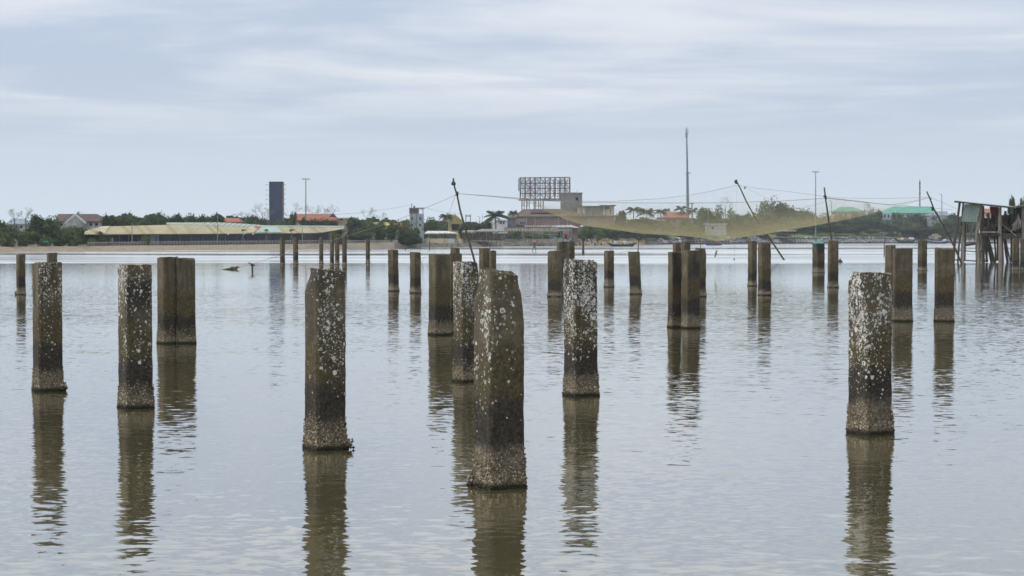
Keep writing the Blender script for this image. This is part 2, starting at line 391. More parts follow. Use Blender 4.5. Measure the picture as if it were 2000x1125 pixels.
def f_net(t):
    lw = t.new('ShaderNodeLayerWeight', {'Blend': .5}).outputs['Facing']
    co = t.new('ShaderNodeTexCoord').outputs['Object']
    cosv = t.math('MAXIMUM', t.math('SUBTRACT', 1.0, lw), .05)
    n = t.noise(t.vmath('MULTIPLY', co, (.5, .5, 1.5)), 1.0, 4, .6)
    xx = t.xyz(co)[0]; fade = t.math('SUBTRACT', 1.0, t.math('MULTIPLY', t.step(xx, 8, 15), .72))
    fade = t.math('MULTIPLY', fade, t.math('ADD', .35, t.math('MULTIPLY', t.step(xx, -15, -7), .65)))
    thin = t.math('MULTIPLY', t.ramp(n, [(.3, .018), (.7, .038)]), fade)
    a = t.math('SUBTRACT', 1.0, t.math('POWER', t.math('SUBTRACT', 1.0, thin), t.math('DIVIDE', 1.0, cosv)))
    d = t.new('ShaderNodeBsdfDiffuse', {'Color': (.46, .42, .26, 1)}).outputs[0]
    tl = t.new('ShaderNodeBsdfTranslucent', {'Color': (.46, .42, .26, 1)}).outputs[0]
    m = t.new('ShaderNodeMixShader', {0: .45, 1: d, 2: tl}).outputs[0]
    tr = t.new('ShaderNodeBsdfTransparent').outputs[0]
    out(t, t.new('ShaderNodeMixShader', {0: a, 1: tr, 2: m}).outputs[0])
M_net = mat('fine_tan_netting', f_net)
HAZE = True

# ------------------------------------------------------------------ water, banks, ground
b = MB(); b.add([(-1300, -60, 0), (1300, -60, 0), (1300, 1250, 0), (-1300, 1250, 0)], [(0, 1, 2, 3)])
tag(b.build('water', M_water), kind='structure')

xs = [-1200, -600, -200]+list(range(0, 2001, 20))+[2200, 2600, 3200]
TOPY = [(-1200, 482), (0, 482), (350, 479), (600, 476), (760, 473.5), (840, 474), (1000, 473), (1080, 470), (1130, 467.5), (1300, 466.6), (1400, 464.5), (1750, 464.0), (1850, 465), (3200, 465)]
def ztop(x): return P(x, interp(TOPY, x), S(x)+3).z
def shore_strip(name, x0, x1, m, wtop=6.0, rough=.25):
    b = MB(); X = [x for x in range(x0, x1+1, 5)] if x1-x0 < 2100 else xs
    prof = [(-3, -.8, 0), (0, 0, 0), (wtop*.3, .33, 1), (wtop*.65, .7, 1), (wtop, 1, .5)]
    for x in X:
        d = S(x); zt = ztop(x)
        for off, fz, nz in prof:
            jit = mnoise.noise(Vector((x*.07, off*.8, 3.3)))*rough*nz
            dj = mnoise.noise(Vector((x*.05, 7.7, 1)))*rough*4
            b.v.append(((x-1000)/FPX*(d+off+dj), d+off+dj, (fz*zt if fz >= 0 else fz)+jit))
    n = len(prof)
    for i in range(len(X)-1):
        for k in range(n-1): b.f.append((i*n+k, (i+1)*n+k, (i+1)*n+k+1, i*n+k+1)); b.m.append(0)
    return tag(b.build(name, m), kind='structure')
shore_strip('concrete_bank', -1200, 770, M_sandbank, 6, .05)
shore_strip('muddy_bank', 770, 1120, M_mudbank, 7, .5)
shore_strip('sandy_bank', 1120, 1260, M_sand, 9, .5)
shore_strip('rocky_bank', 1260, 3200, M_mudbank, 9, .3)
b = MB()
for x in xs:
    d = S(x); zt = ztop(x)-.05
    for off, dz_ in ((5.5, -.1), (40, .0), (160, .3), (330, .4)): b.v.append(((x-1000)/FPX*(d+off), d+off, zt+dz_ if off < 100 else max(zt, 1.6)+dz_))
for i in range(len(xs)-1):
    for k in range(3): b.f.append((i*4+k, (i+1)*4+k, (i+1)*4+k+1, i*4+k+1)); b.m.append(0)
tag(b.build('ground', M_ground), kind='structure')
# grass embankment on the right
b = MB(); X = list(range(1290, 2101, 10))
for x in X:
    d = S(x)+9
    for off, y in ((0, 465.2), (10, 461.5), (24, 457.5), (60, 456)):
        p = P(x, y+mnoise.noise(Vector((x*.03, off*.2, 0)))*1.0, d+off); p.z += .1; b.v.append(tuple(p))
for i in range(len(X)-1):
    for k in range(3): b.f.append((i*4+k, (i+1)*4+k, (i+1)*4+k+1, i*4+k+1)); b.m.append(0)
tag(b.build('grass_embankment', M_grass), kind='structure')

# riprap
b = MB(); CUBE = [(-1, -1, -1), (1, -1, -1), (1, 1, -1), (-1, 1, -1), (-1, -1, 1), (1, -1, 1), (1, 1, 1), (-1, 1, 1)]
CF = [(3, 2, 1, 0), (4, 5, 6, 7), (0, 1, 5, 4), (1, 2, 6, 5), (2, 3, 7, 6), (3, 0, 4, 7)]
def rock(b, c, s_, r_=rnd):
    M = Matrix.Rotation(r_.random()*6, 3, 'Z') @ Matrix.Rotation(r_.random()*3, 3, 'X')
    b.add([c+M @ Vector((x*s_*r_.uniform(.5, 1), y*s_*r_.uniform(.5, 1), z*s_*r_.uniform(.4, .8))) for x, y, z in CUBE], CF)
for i in range(3600):
    x = rnd.uniform(1285, 1900) if i % 3 else rnd.uniform(1380, 1760); t = rnd.random()
    if x < 1360 and rnd.random() < .5: continue
    d = S(x)+t*9.5; rock(b, Vector(((x-1000)/FPX*d, d, ztop(x)*t*.95+.1)), rnd.uniform(.25, .75))
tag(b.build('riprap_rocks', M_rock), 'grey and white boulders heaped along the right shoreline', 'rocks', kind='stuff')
b = MB()
for i in range(240):
    x = rnd.choice([rnd.uniform(1000, 1250), rnd.uniform(1090, 1240)]); t = rnd.random()
    d = S(x)+t*8; rock(b, Vector(((x-1000)/FPX*d, d, ztop(x)*t+.1)), rnd.uniform(.12, .42))
tag(b.build('shore_rubble', M_rock), 'broken stones and pale rubble strewn over the sandy bank behind the sampan', 'rubble', kind='stuff')

# ------------------------------------------------------------------ concrete piles in the water
PG = 'concrete piles standing in the lagoon'
def smooth(a, b_, x):
    t = max(0, min(1, (x-a)/(b_-a))); return t*t*(3-2*t)
def pile(x0, x1, yt, yb, edge, label, lean=0.0, chips=(), left=.0, right=.0, grime=.5, near=False, seed=0, cap=None, crust=True, extra=None):
    D = DW(yb); mpp = D/FPX; W = (x1-x0)*mpp
    fl = max(.06, (edge-x0)/(x1-x0)); fr = 1-fl
    th = math.atan2(fl, fr); s_ = W/(math.sin(th)+math.cos(th))
    pxm = (x0+x1)/2; va = math.atan((pxm-1000)/FPX)
    # front corner at edge, on the water line
    fx = (edge-1000)/FPX*D
    # in view frame (right=+x, away=+y): right face runs from the corner to (s cos, s sin), left face to (-s sin, s cos)
    rv = Vector((s_*math.cos(th), s_*math.sin(th))); lv = Vector((-s_*math.sin(th), s_*math.cos(th)))
    rot = Matrix.Rotation(-va, 2)
    rv = rot @ rv; lv = rot @ lv
    cen = Vector((fx, D))+(rv+lv)/2
    H = P(0, yt, D).z
    root = empty('concrete_pile', (cen.x, cen.y, 0), label, 'pile', PG)
    root.rotation_euler = (0, 0, 0)
    ang = math.atan2(rv.y, rv.x)                 # local +X runs along the right-hand face
    NS, NL = (12, 70) if near else (6, 26)
    r2 = random.Random(seed*77+int(x0)); h = s_/2; ph = r2.random()*50
    bev = .008; slx, sly = r2.uniform(-.10, .10), r2.uniform(-.10, .10)
    ring = []
    cor = [(-h, -h), (h, -h), (h, h), (-h, h)]     # front, right, back, left corners
    for k in range(4):
        a_, b2 = cor[k], cor[(k+1) % 4]
        for j in range(NS):
            t = j/NS; ring.append((lerp(a_[0], b2[0], t), lerp(a_[1], b2[1], t)))
    zs = [-.45+(H+.45)*i/NL for i in range(NL+1)]
    M2 = Matrix.Rotation(ang, 2); leanv = Matrix.Rotation(-va, 2) @ Vector((lean*mpp, 0))
    b = MB(); n = len(ring); c3 = Vector((cen.x, cen.y, 0))
    amp = .006 if near else .006
    for i, z in enumerate(zs):
        for (rx, ry) in ring:
            x, y = rx, ry
            # rounded and eroded arrises
            ax, ay = abs(x)/h, abs(y)/h
            if ax > .97 and ay > .97:
                e = bev*(1+1.2*abs(mnoise.noise(Vector((x*3+ph, y*3, z*3.1)))))+max(0, mnoise.noise(Vector((x*2, ph+y*2, z*6.5))))*.016
                x -= math.copysign(e, x); y -= math.copysign(e, y)
            q = Vector((x*7+ph, y*7, z*5)); d_ = mnoise.noise(q)*amp+mnoise.noise(q*3.7)*amp*.5
            L = math.hypot(x, y) or 1; x += x/L*d_; y += y/L*d_
            zz = z
            if i == NL: zz += mnoise.noise(Vector((x*9, y*9, ph)))*.02+(x*slx+y*sly)
            for (ci, amt, hh) in chips:             # broken corners at the head of the pile
                cx, cy = cor[ci]; near_c = max(0, 1-math.hypot(rx-cx, ry-cy)/(s_*.98))
                k = near_c**.8*(smooth(H-hh, H, z)**1.2)*amt*(1+.35*mnoise.noise(Vector((x*12, y*12, z*9+ph))))
                x -= cx/h*k*.72; y -= cy/h*k*.72
            v2 = M2 @ Vector((x, y)); f_ = (z-0)/H
            b.v.append((c3.x+v2.x-leanv.x*f_, c3.y+v2.y-leanv.y*f_, zz))
    for i in range(NL):
        for k in range(n): b.f.append((i*n+k, i*n+(k+1) % n, (i+1)*n+(k+1) % n, (i+1)*n+k)); b.m.append(0)
    # cap as a fan through inner rings so that the broken head stays rough
    base = NL*n; prev = base
    for sc in (.7, .35):
        st = len(b.v)
        for k in range(n):
            vx = b.v[base+k]; cx_ = c3.x-leanv.x; cy_ = c3.y-leanv.y
            b.v.append((lerp(cx_, vx[0], sc), lerp(cy_, vx[1], sc), H+(vx[0]-cx_)*0+mnoise.noise(Vector((vx[0]*20, vx[1]*20, sc*9)))*.02))
        for k in range(n): b.f.append((prev+k, prev+(k+1) % n, st+(k+1) % n, st+k)); b.m.append(0)
        prev = st
    b.f.append(tuple(prev+k for k in range(n))); b.m.append(0)
    # turn local axes so that material knows left and right face
    sh = b.build('shaft', pile_mat(left, right, grime, seed % 9), root)
    Ri = Matrix.Rotation(-(ang-math.radians(45)), 4, 'Z')
    sh.data.transform(Ri); sh.rotation_euler = (0, 0, ang-math.radians(45))
    # crust of barnacles and oysters at the water line
    if crust:
        b = MB(); cnt = 2600 if near else (420 if yb > 600 else 150); hz = .33 if near else .24
        for i in range(cnt):
            k = r2.randrange(4); t = r2.random(); a_, b2 = cor[k], cor[(k+1) % 4]
            u = r2.random(); z = .0+hz*(u**(1.7)) * (1+.5*mnoise.noise(Vector((k*3+t*4, ph, 1))))
            o_ = 1+.036*(1-u)*r2.random()+.006; x = lerp(a_[0], b2[0], t)*o_; y = lerp(a_[1], b2[1], t)*o_
            v2 = M2 @ Vector((x, y)); sz = r2.uniform(.008, .019)*(1.3-.7*u)*(1 if near else 1.1)
            M = Matrix.Rotation(r2.random()*6, 3, 'Z') @ Matrix.Rotation(r2.random()*3, 3, 'X')
            c = Vector((cen.x+v2.x, cen.y+v2.y, z+.004-(.05 if r2.random() < .15 else 0)))
            vs = [c+M @ Vector(p)*sz for p in ((1, 0, 0), (0, .7, 0), (-1, 0, 0), (0, -.7, 0), (0, 0, 1.3), (0, 0, -.8))]
            b.add(vs, [(0, 1, 4), (1, 2, 4), (2, 3, 4), (3, 0, 4), (1, 0, 5), (2, 1, 5), (3, 2, 5), (0, 3, 5)])
        # lumpy collar under the shells
        st = len(b.v); lv_ = [-.3, 0, .05, .10, .15]
        for z in lv_:
            for (rx, ry) in ring:
                g = (.004 if near else .002)*(z < .12)+.014*mnoise.noise(Vector((rx*25+ph, ry*25, z*30)))
                x = rx*(1+g/h); y = ry*(1+g/h); v2 = M2 @ Vector((x, y)); b.v.append((cen.x+v2.x, cen.y+v2.y, z+.02*mnoise.noise(Vector((rx*20, ry*20, ph)))))
        for i in range(len(lv_)-1):
            for k in range(n): b.f.append((st+i*n+k, st+i*n+(k+1) % n, st+(i+1)*n+(k+1) % n, st+(i+1)*n+k)); b.m.append(0)
        if extra:                                    # a clump hanging off one corner
            cx, cy = cor[extra]; v2 = M2 @ Vector((cx, cy))
            for i in range(130):
                c = Vector((cen.x+v2.x+r2.gauss(0.0, .022), cen.y+v2.y+r2.gauss(0, .022), .06+r2.gauss(0, .026))); sz = r2.uniform(.012, .022)
                b.add([c+Vector(p)*sz for p in ((1, 0, 0), (0, 1, 0), (-1, 0, 0), (0, -1, 0), (0, 0, 1), (0, 0, -1))], [(0, 1, 4), (1, 2, 4), (2, 3, 4), (3, 0, 4), (1, 0, 5), (2, 1, 5), (3, 2, 5), (0, 3, 5)])
        tag(b.build('barnacle_crust', M_crust, root), kind='stuff')
    if near or yb > 560:                              # tufts and raised shells on the head
        b = MB(); 
        for i in range(60 if near else 14):
            x, y = r2.uniform(-h, h)*.9, r2.uniform(-h, h)*.9; v2 = M2 @ Vector((x, y))
            skip = any(math.hypot(x-cor[ci][0], y-cor[ci][1]) < s_*.6 for ci, _, _ in chips)
            if skip: continue
            c = Vector((cen.x+v2.x-leanv.x, cen.y+v2.y-leanv.y, H-.005)); hh = r2.uniform(.008, .022)
            w_ = r2.uniform(.006, .014)
            b.add([c+Vector((-w_, 0, 0)), c+Vector((w_, w_, 0)), c+Vector((0, -w_, 0)), c+Vector((r2.uniform(-.01, .01), 0, hh))], [(0, 2, 1), (0, 1, 3), (1, 2, 3), (2, 0, 3)])
        if b.v: tag(b.build('moss_tuft', M_moss, root), kind='stuff')
    if cap == 'cloth':
        b = MB(); st = 0
        for i in range(7):
            for j in range(7):
                x = lerp(-h*1.12, h*1.12, i/6); y = lerp(-h*1.12, h*1.12, j/6); e = max(abs(i-3), abs(j-3)) == 3
                v2 = M2 @ Vector((x, y)); b.v.append((cen.x+v2.x, cen.y+v2.y, H+.03+r2.uniform(0, .06)*(not e)-(.05 if e else 0)+r2.uniform(-.02, .02)))
        for i in range(6):
            for j in range(6): b.f.append((i*7+j, (i+1)*7+j, (i+1)*7+j+1, i*7+j+1)); b.m.append(0)
        o = b.build('cloth', M_teal, None, org=(cen.x, cen.y, H)); tag(o, 'crumpled turquoise cloth lying on the head of a dark pile', 'cloth')
    return root

# ---- foreground
pile(62, 121, 514, 765, 75, 'near pile at the far left with an oyster lump at its right foot', lean=0, chips=((0, .02, .1),), left=.05, right=.38, grime=(.1, .45), near=True, seed=1, extra=1)
pile(229, 298, 519, 799, 247, 'blackened near pile with round white scars, left of the twin piles', left=.75, right=.25, grime=(.5, 1.0), near=True, seed=2, lean=1)
pile(306, 348, 503, 672, 319, 'left one of the twin smooth piles behind the blackened near pile', grime=.15, seed=3, near=True)
pile(342, 381, 505, 671.5, 344.5, 'right one of the twin smooth piles, beside its slightly taller twin', grime=.15, seed=12, near=True)
pile(592, 676, 528, 881, 618, 'large near pile with broken upper left corner and cracked speckled face', lean=-1, chips=((3, .062, .26), (0, .02, .12)), left=.04, right=.5, grime=(.85, .5), near=True, seed=5, extra=1)
pile(884, 938, 513, 747, 904, 'shell-crusted pile half hidden behind the biggest pile', lean=1, chips=((1, .03, .15),), left=.95, right=.6, grime=(.9, .8), near=True, seed=6)
pile(922, 1027, 532, 957, 958, 'biggest and nearest pile in the middle, with tapering broken head', lean=0, chips=((3, .068, .30), (1, .060, .46)), left=.5, right=.14, grime=(.25, .0), near=True, seed=7, extra=3)
pile(1100, 1170, 509, 775, 1124, 'near pile whose dark head is thickly covered with white shells', lean=2, chips=((3, .015, .1),), left=1.0, right=1.1, grime=(.9, 1.0), near=True, seed=8)
pile(1656, 1746, 534, 850, 1696, 'big near pile on the right plastered with white rings on its left face', lean=2, chips=((3, .045, .10),), left=1.45, right=.6, grime=(1.0, .35), near=True, seed=9)
# ---- middle
pile(836, 881, 497, 655, 850, 'wide brown pile, left one of the pair behind the shell-crusted pile', grime=.2, seed=10, near=True)
pile(876, 903, 496, 652, 880, 'narrow brown pile mostly hidden between the wide brown pile and the shell-crusted pile', grime=.2, seed=11)
pile(1304, 1332, 493, 640, 1313, 'left one of the tight pair of dark piles right of centre', grime=(.1, .9), seed=12, near=True)
pile(1331, 1368, 490, 642, 1343, 'right one of the tight pair of dark piles right of centre', grime=(.1, .9), seed=13, near=True)
pile(1357, 1380, 485, 580, 1366, 'pale notched pile peeping out to the right of the tight dark pair', grime=.1, seed=14, chips=((1, .03, .2),))
pile(1313, 1331, 474, 560, 1320, 'top of a pile seen just behind the tight dark pair, left one of two', grime=.2, seed=15)
pile(1330, 1349, 472, 562, 1336, 'top of a pile seen just behind the tight dark pair, right one of two', grime=.3, seed=16)
pile(31, 50, 497, 576, 36, 'thin pile at the left edge of the view with a shell on its left foot', grime=.1, seed=17, extra=3)
pile(91, 112, 494, 572, 95, 'pile head showing behind the near pile at far left', grime=.2, seed=18)
pile(758, 780, 488, 569, 769, 'slim brown pile, first of two slim piles left of the wide brown pile', lean=1.5, grime=.2, seed=19)
pile(800, 823, 493, 573, 810, 'slim pile with a dark streak, directly left of the wide brown pile', grime=.4, seed=20)
pile(879, 899, 484, 565, 891, 'short pile head peeping above the wide brown pile beside the leaning bamboo pole', grime=.1, seed=21)
pile(935, 959, 485, 572, 944, 'rounded pile head behind the biggest pile, left one of the pair', chips=((1, .04, .15),), grime=.1, seed=22)
pile(955, 970, 490, 574, 960, 'lower square pile head behind the biggest pile, right one of the pair', grime=.1, seed=23)
pile(1069, 1098, 490, 580, 1092, 'smooth brown pile just left of the white-headed pile', grime=.15, seed=24)
pile(1087, 1108, 473, 556, 1092, 'tall pile behind the smooth brown pile, left half of the pair', grime=.1, seed=25)
pile(1106, 1123, 472, 558, 1113, 'tall pile with a black side, right half of the pair behind the white-headed pile', grime=.9, seed=26)
pile(1179, 1200, 490, 561, 1187, 'upright slim pile right of the white-headed pile', grime=.2, seed=27)
pile(1230, 1254, 492, 575, 1250, 'leaning slim pile standing right of the upright slim pile', lean=4, grime=.15, seed=28)
pile(1460, 1479, 471, 559, 1469, 'pale pile left of its rougher neighbour, in front of the leaning net pole', grime=.05, seed=29)
pile(1480, 1507, 475, 577, 1489, 'cracked and notched pile right beside the pale pile in front of the net', chips=((3, .03, .3),), grime=.1, seed=30, lean=1)
pile(1586, 1611, 475, 533, 1597, 'black pile with a light seam and a turquoise cloth on its head', grime=1.0, seed=31, cap='cloth')
pile(1616, 1638, 470, 562, 1620, 'pale tan pile in front of the thin upright net pole', grime=.05, seed=32)
pile(1728, 1750, 479, 578, 1742, 'pale mossy-topped pile partly hidden behind the big right pile', grime=.05, seed=33)
pile(1743, 1782, 486, 628, 1747, 'dark brown pile just right of the big shell-covered right pile', grime=.5, seed=34, near=True)
pile(1792, 1811, 470, 529, 1801, 'thin far pile with a dark middle between the two dark brown right piles', grime=.4, seed=35)
pile(1825, 1863, 486, 628, 1829, 'brown pile nearest to the stilt hut', grime=(.6, .3), seed=36, near=True)
pile(1976, 1989, 466, 528, 1979, 'slender pile under the platform of the stilt hut at the right edge', grime=.2, seed=37)
pile(1992, 2006, 467, 528, 1995, 'slender pile cut by the right edge of the view under the stilt hut', grime=.4, seed=38)
pile(546.5, 557, 464, 517, 551, 'distant thin pile standing under the navy tower, leftmost of the far row', grime=.3, seed=39)
pile(572, 583, 464, 516.5, 577, 'distant thin pile, second from the left in the far row', grime=.3, seed=40)
pile(623, 632, 463, 515, 628, 'distant thin pile standing alone left of the tight far trio', grime=.3, seed=41)
pile(644, 653, 460, 518, 648, 'distant thin pile, left one of the tight far trio', grime=.4, seed=42)
pile(654, 663.5, 461, 517, 659, 'distant thin pile, middle one of the tight far trio', grime=.6, seed=43)
pile(668, 678, 461, 518, 673, 'distant thin pile, right one of the tight far trio', grime=.7, seed=44)
pile(714, 723, 467, 514.5, 719, 'distant thin pile with a black foot, rightmost of the far row', grime=.7, seed=45)

# ------------------------------------------------------------------ stakes, floats and debris
def stick(pts, r, label, name='stake', cat='stake', m=None, top=None, group=None):
    P0 = [P(*p) for p in pts]; base = P0[-1]; root = empty(name, base, label, cat, group)
    MB().tube(P0, [r*.7]+[r]*(len(P0)-1), 6).build('shaft', m or M_wooddk, root)
    if top:
        b = MB(); c = P0[0]; r2 = random.Random(len(label))
        for i in range(14): rock(b, c+Vector((r2.gauss(.0, top*.6), r2.gauss(0, top*.6), r2.gauss(0, top*.5))), top*.5, r2)
        b.build('rag', M_wooddk, root)
    return root
def st(x, yt, yb, r, label, top=None, dx=0, **k):
    D = DW(yb); return stick([(x+dx, yt, D), (x, yb, D), (x, yb+3, D)], r, label, top=top, group='thin stakes in the lagoon', **k)
st(1139, 467, 495, .22, 'dark stake with a bundled head left of the moored sampan', top=.25)
st(1246, 466, 492, .10, 'thin forked stake at the right end of the sampan', top=.22, dx=2)
st(792, 484, 489, .10, 'tiny stake left of three near the muddy bank', dx=0)
st(821, 480, 487, .12, 'tiny stake in front of the dark mangrove bush')
st(839, 472, 488, .12, 'taller thin stake in front of the cream wall')
st(1368, 463, 500, .05, 'thin stake with a dark knob left of the net bottom', top=.11)
st(1434, 505, 508, .09, 'black float under the hanging net line')
st(1727, 471, 500, .08, 'thin upright rod just left of the mossy-topped pile')
st(493, 518, 531, .07, 'short mossy stake with a leafy clump beside the floating branch', top=.13)
D0 = DW(513); r_ = empty('float', P(1640, 512, D0), 'round dark float beside the pale tan pile', 'float')
b = MB(); c = P(1640.5, 511.5, D0)
b.lathe(c+Vector((0, 0, -.22)), [(.05, 0), (.22, .08), (.26, .2), (.2, .34), (.06, .44)], 10)
b.build('buoy_body', M_bamboo, r_)
b = MB(); b.tube([c+Vector((0, 0, .2)), c+Vector((.02, 0, .34))], .05, 6); b.build('neck', M_wooddk, r_)
D0 = DW(527); c = P(452, 526.5, D0)
b = MB(); 
b.tube([P(434, 527, D0), P(445, 526, D0), P(455, 525, D0), P(462, 523, D0), P(467, 521, D0-.3)], [.03, .08, .14, .10, .03], 7)
b.tube([P(448, 526, D0), P(454, 524, D0+.4), P(460, 525.5, D0)], [.08, .16, .05], 6); b.tube([P(456, 525, D0), P(461, 527, D0-.3), P(464, 527, D0-.4)], [.08, .07, .02], 5)
tag(b.build('floating_branch', M_bamboo, None, org=c), 'dark floating branch in open water tied to the guy rope', 'branch')

# ------------------------------------------------------------------ the lift net
DA, DB, DC, DD = 132, DW(508), 112, 158
GP = 'bamboo poles carrying the lift net'
def netpole(pts, r, label, knob, name='net_pole'):
    P0 = [P(*p) for p in pts]; r = r*.78; root = empty(name, P0[-1], label, 'pole', GP)
    MB().tube(P0, [lerp(.75*r, r*1.15, i/(len(P0)-1)) for i in range(len(P0))], 7).build('pole', M_bamboo, root)
    b = MB(); r2 = random.Random(int(r*1000)+len(label))
    for (i, kx, ky, s_) in knob:
        c = P(kx, ky, pts[0][2])
        for j in range(9): rock(b, c+Vector((r2.gauss(0, s_*.28), r2.gauss(0, s_*.2), r2.gauss(0, s_*.38))), s_*.55, r2)
    b.build('lashing', M_wooddk, root); return root
netpole([(885, 348, DA), (888, 366, DA), (893, 382, DA), (899, 412, DA), (907, 440, DA), (915, 468, DA), (925, 503, DA), (931, 526, DA), (933, 532, DA)], .095, 'leaning bamboo pole at the left end of the lift net', [(0, 885, 359, .16), (1, 893, 378, .14)])
netpole([(1438, 353, DB), (1446, 368, DB), (1458, 394, DB), (1470, 416, DB), (1485, 440, DB), (1500, 461, DB), (1515, 483, DB), (1531, 507, DB), (1535, 513, DB)], .11, 'strongly slanting bamboo pole behind the net with a thick dark tip', [(0, 1438, 355, .22), (1, 1455, 367, .10)])
netpole([(1610, 366, DC), (1612, 385, DC), (1616, 412, DC), (1619, 435, DC), (1624, 467, DC), (1630, 500, DC), (1634, 533, DC)], .075, 'thin nearly upright pole in front of the right part of the net', [(0, 1612, 386, .11)])
netpole([(1810, 374, DD), (1816, 387, DD), (1824, 408, DD), (1834, 425, DD), (1848, 452, DD), (1860, 474, DD), (1872, 500, DD), (1880, 520, DD)], .10, 'slanting pole at the right end of the net beside the stilt hut', [(0, 1822, 408, .16), (1, 1817, 389, .1)])

FR = [(893, 378), (950, 383), (1010, 388), (1060, 392), (1130, 395), (1250, 396.5), (1400, 396), (1520, 393), (1613, 387), (1680, 394), (1740, 400.5), (1780, 394), (1815, 386)]
BK = [(893, 378), (1010, 386.5), (1130, 393), (1200, 393), (1290, 388), (1360, 379), (1410, 369), (1440, 361), (1480, 368), (1540, 374), (1600, 382), (1640, 386.5), (1720, 388), (1815, 385.5)]
BT = [(893, 378), (950, 383.5), (1010, 390), (1040, 399), (1060, 409), (1085, 421), (1120, 434), (1150, 442), (1200, 449), (1250, 456), (1300, 459), (1340, 461.5), (1365, 464), (1385, 468), (1401, 472), (1420, 468), (1440, 465), (1480, 460), (1560, 446), (1640, 431.5), (1690, 421), (1740, 408), (1780, 397), (1815, 386.5)]
FD = [(893, DA), (1250, 122), (1613, DC), (1815, DD)]; BD = [(893, DA), (1440, DB), (1815, DD)]
def seg(xa, xb):
    b = MB(); X = []; x = xa
    while x < xb: X.append(x); x += 6
    X.append(xb); K = 9
    for x in X:
        fy, by, sy = interp(FR, x), interp(BK, x), interp(BT, x); fd, bd = interp(FD, x), interp(BD, x)
        sd_ = lerp(fd, bd, .38)
        row = []
        for k in range(K+1):
            a_ = math.pi/2*k/K; row.append(P(x, lerp(fy, sy, math.sin(a_)), lerp(fd, sd_, (1-math.cos(a_)))))
        for k in range(1, K+1):
            a_ = math.pi/2*(1-k/K); row.append(P(x, lerp(by, sy, math.sin(a_)), lerp(bd, sd_, (1-math.cos(a_)))))
        b.v += [tuple(p) for p in row]
    n = 2*K+1
    for i in range(len(X)-1):
        for k in range(n-1): b.f.append((i*n+k, (i+1)*n+k, (i+1)*n+k+1, i*n+k+1)); b.m.append(0)
    return b
net = empty('lift_net', P(1400, 472, 128), 'huge sagging tan lift net slung between four bamboo poles', 'fishing net')
seg(893, 1815).build('netting', M_net, net, smooth=True)
def ropepts(tab, dt, n=60, x0=893, x1=1815): return [P(x, interp(tab, x), interp(dt, x)) for x in [lerp(x0, x1, i/n) for i in range(n+1)]]
for tab, dt in ((FR, FD), (BK, BD)): MB().tube(ropepts(tab, dt), .014, 4).build('rim_rope', M_rope, net)
D1 = 126
b = MB(); b.tube([P(1401, 470, D1), P(1400, 478, D1), P(1399, 486, D1), P(1400, 491, D1)], [.55, .42, .22, .06], 10, cap=False); b.build('net_tail', M_net, net)
b = MB(); b.tube([P(1400, 489, D1), P(1398, 496, D1), P(1396, 503, D1)], [.05, .09, .03], 6); b.build('tail_knot', M_rope, net)
def rope(pts, label, r=.02, cat='rope'):
    P0 = [P(*p) for p in pts]; o = MB().tube(P0, r*.62, 4).build('guy_rope', M_rope, None, org=P0[-1]); return tag(o, label, cat)
rope([(892, 380, DA), (860, 394, DA), (830, 406.5, DA), (800, 420, DA), (770, 432, DA), (720, 448, DA), (660, 466, DA), (610, 481, DA), (560, 495, DA), (520, 507, DA), (490, 516, DA), (462, 524, DA)], 'long sagging rope from the left net pole down to the floating branch', .022)
rope([(890, 380, DA), (884, 396, 140), (878, 414, 155), (868, 440, 190), (839, 487, 360)], 'short thin rope dropping steeply left from the left net pole', .02)
rope([(838, 489, 240), (828, 504, 190), (822, 515, 160)], 'thin rope dipping into the water behind the slim streaked pile', .02)
rope([(1440, 362, DB), (1438, 400, DB), (1436, 450, DB), (1434, 506, DB)], 'thin plumb line hanging from the tip of the slanting pole', .015)
rope([(1455, 366, DB), (1500, 388, 150), (1560, 408, 140), (1610, 395, 114)], 'slack line between the thick-tipped pole and the upright net pole', .015)
rope([(1613, 386, DC), (1660, 391, 125), (1720, 398, 138), (1790, 404, 155), (1862, 410, 166)], 'line running from the upright net pole to the stilt hut roof post', .018)
rope([(1816, 385, DD), (1840, 395, 162), (1868, 408, 166)], 'short line from the right net pole down to the stilt hut', .018)
rope([(1200, 497, 200), (1215, 493, 210), (1235, 489, 230)], 'faint line over the water between the two slim piles right of centre', .02)

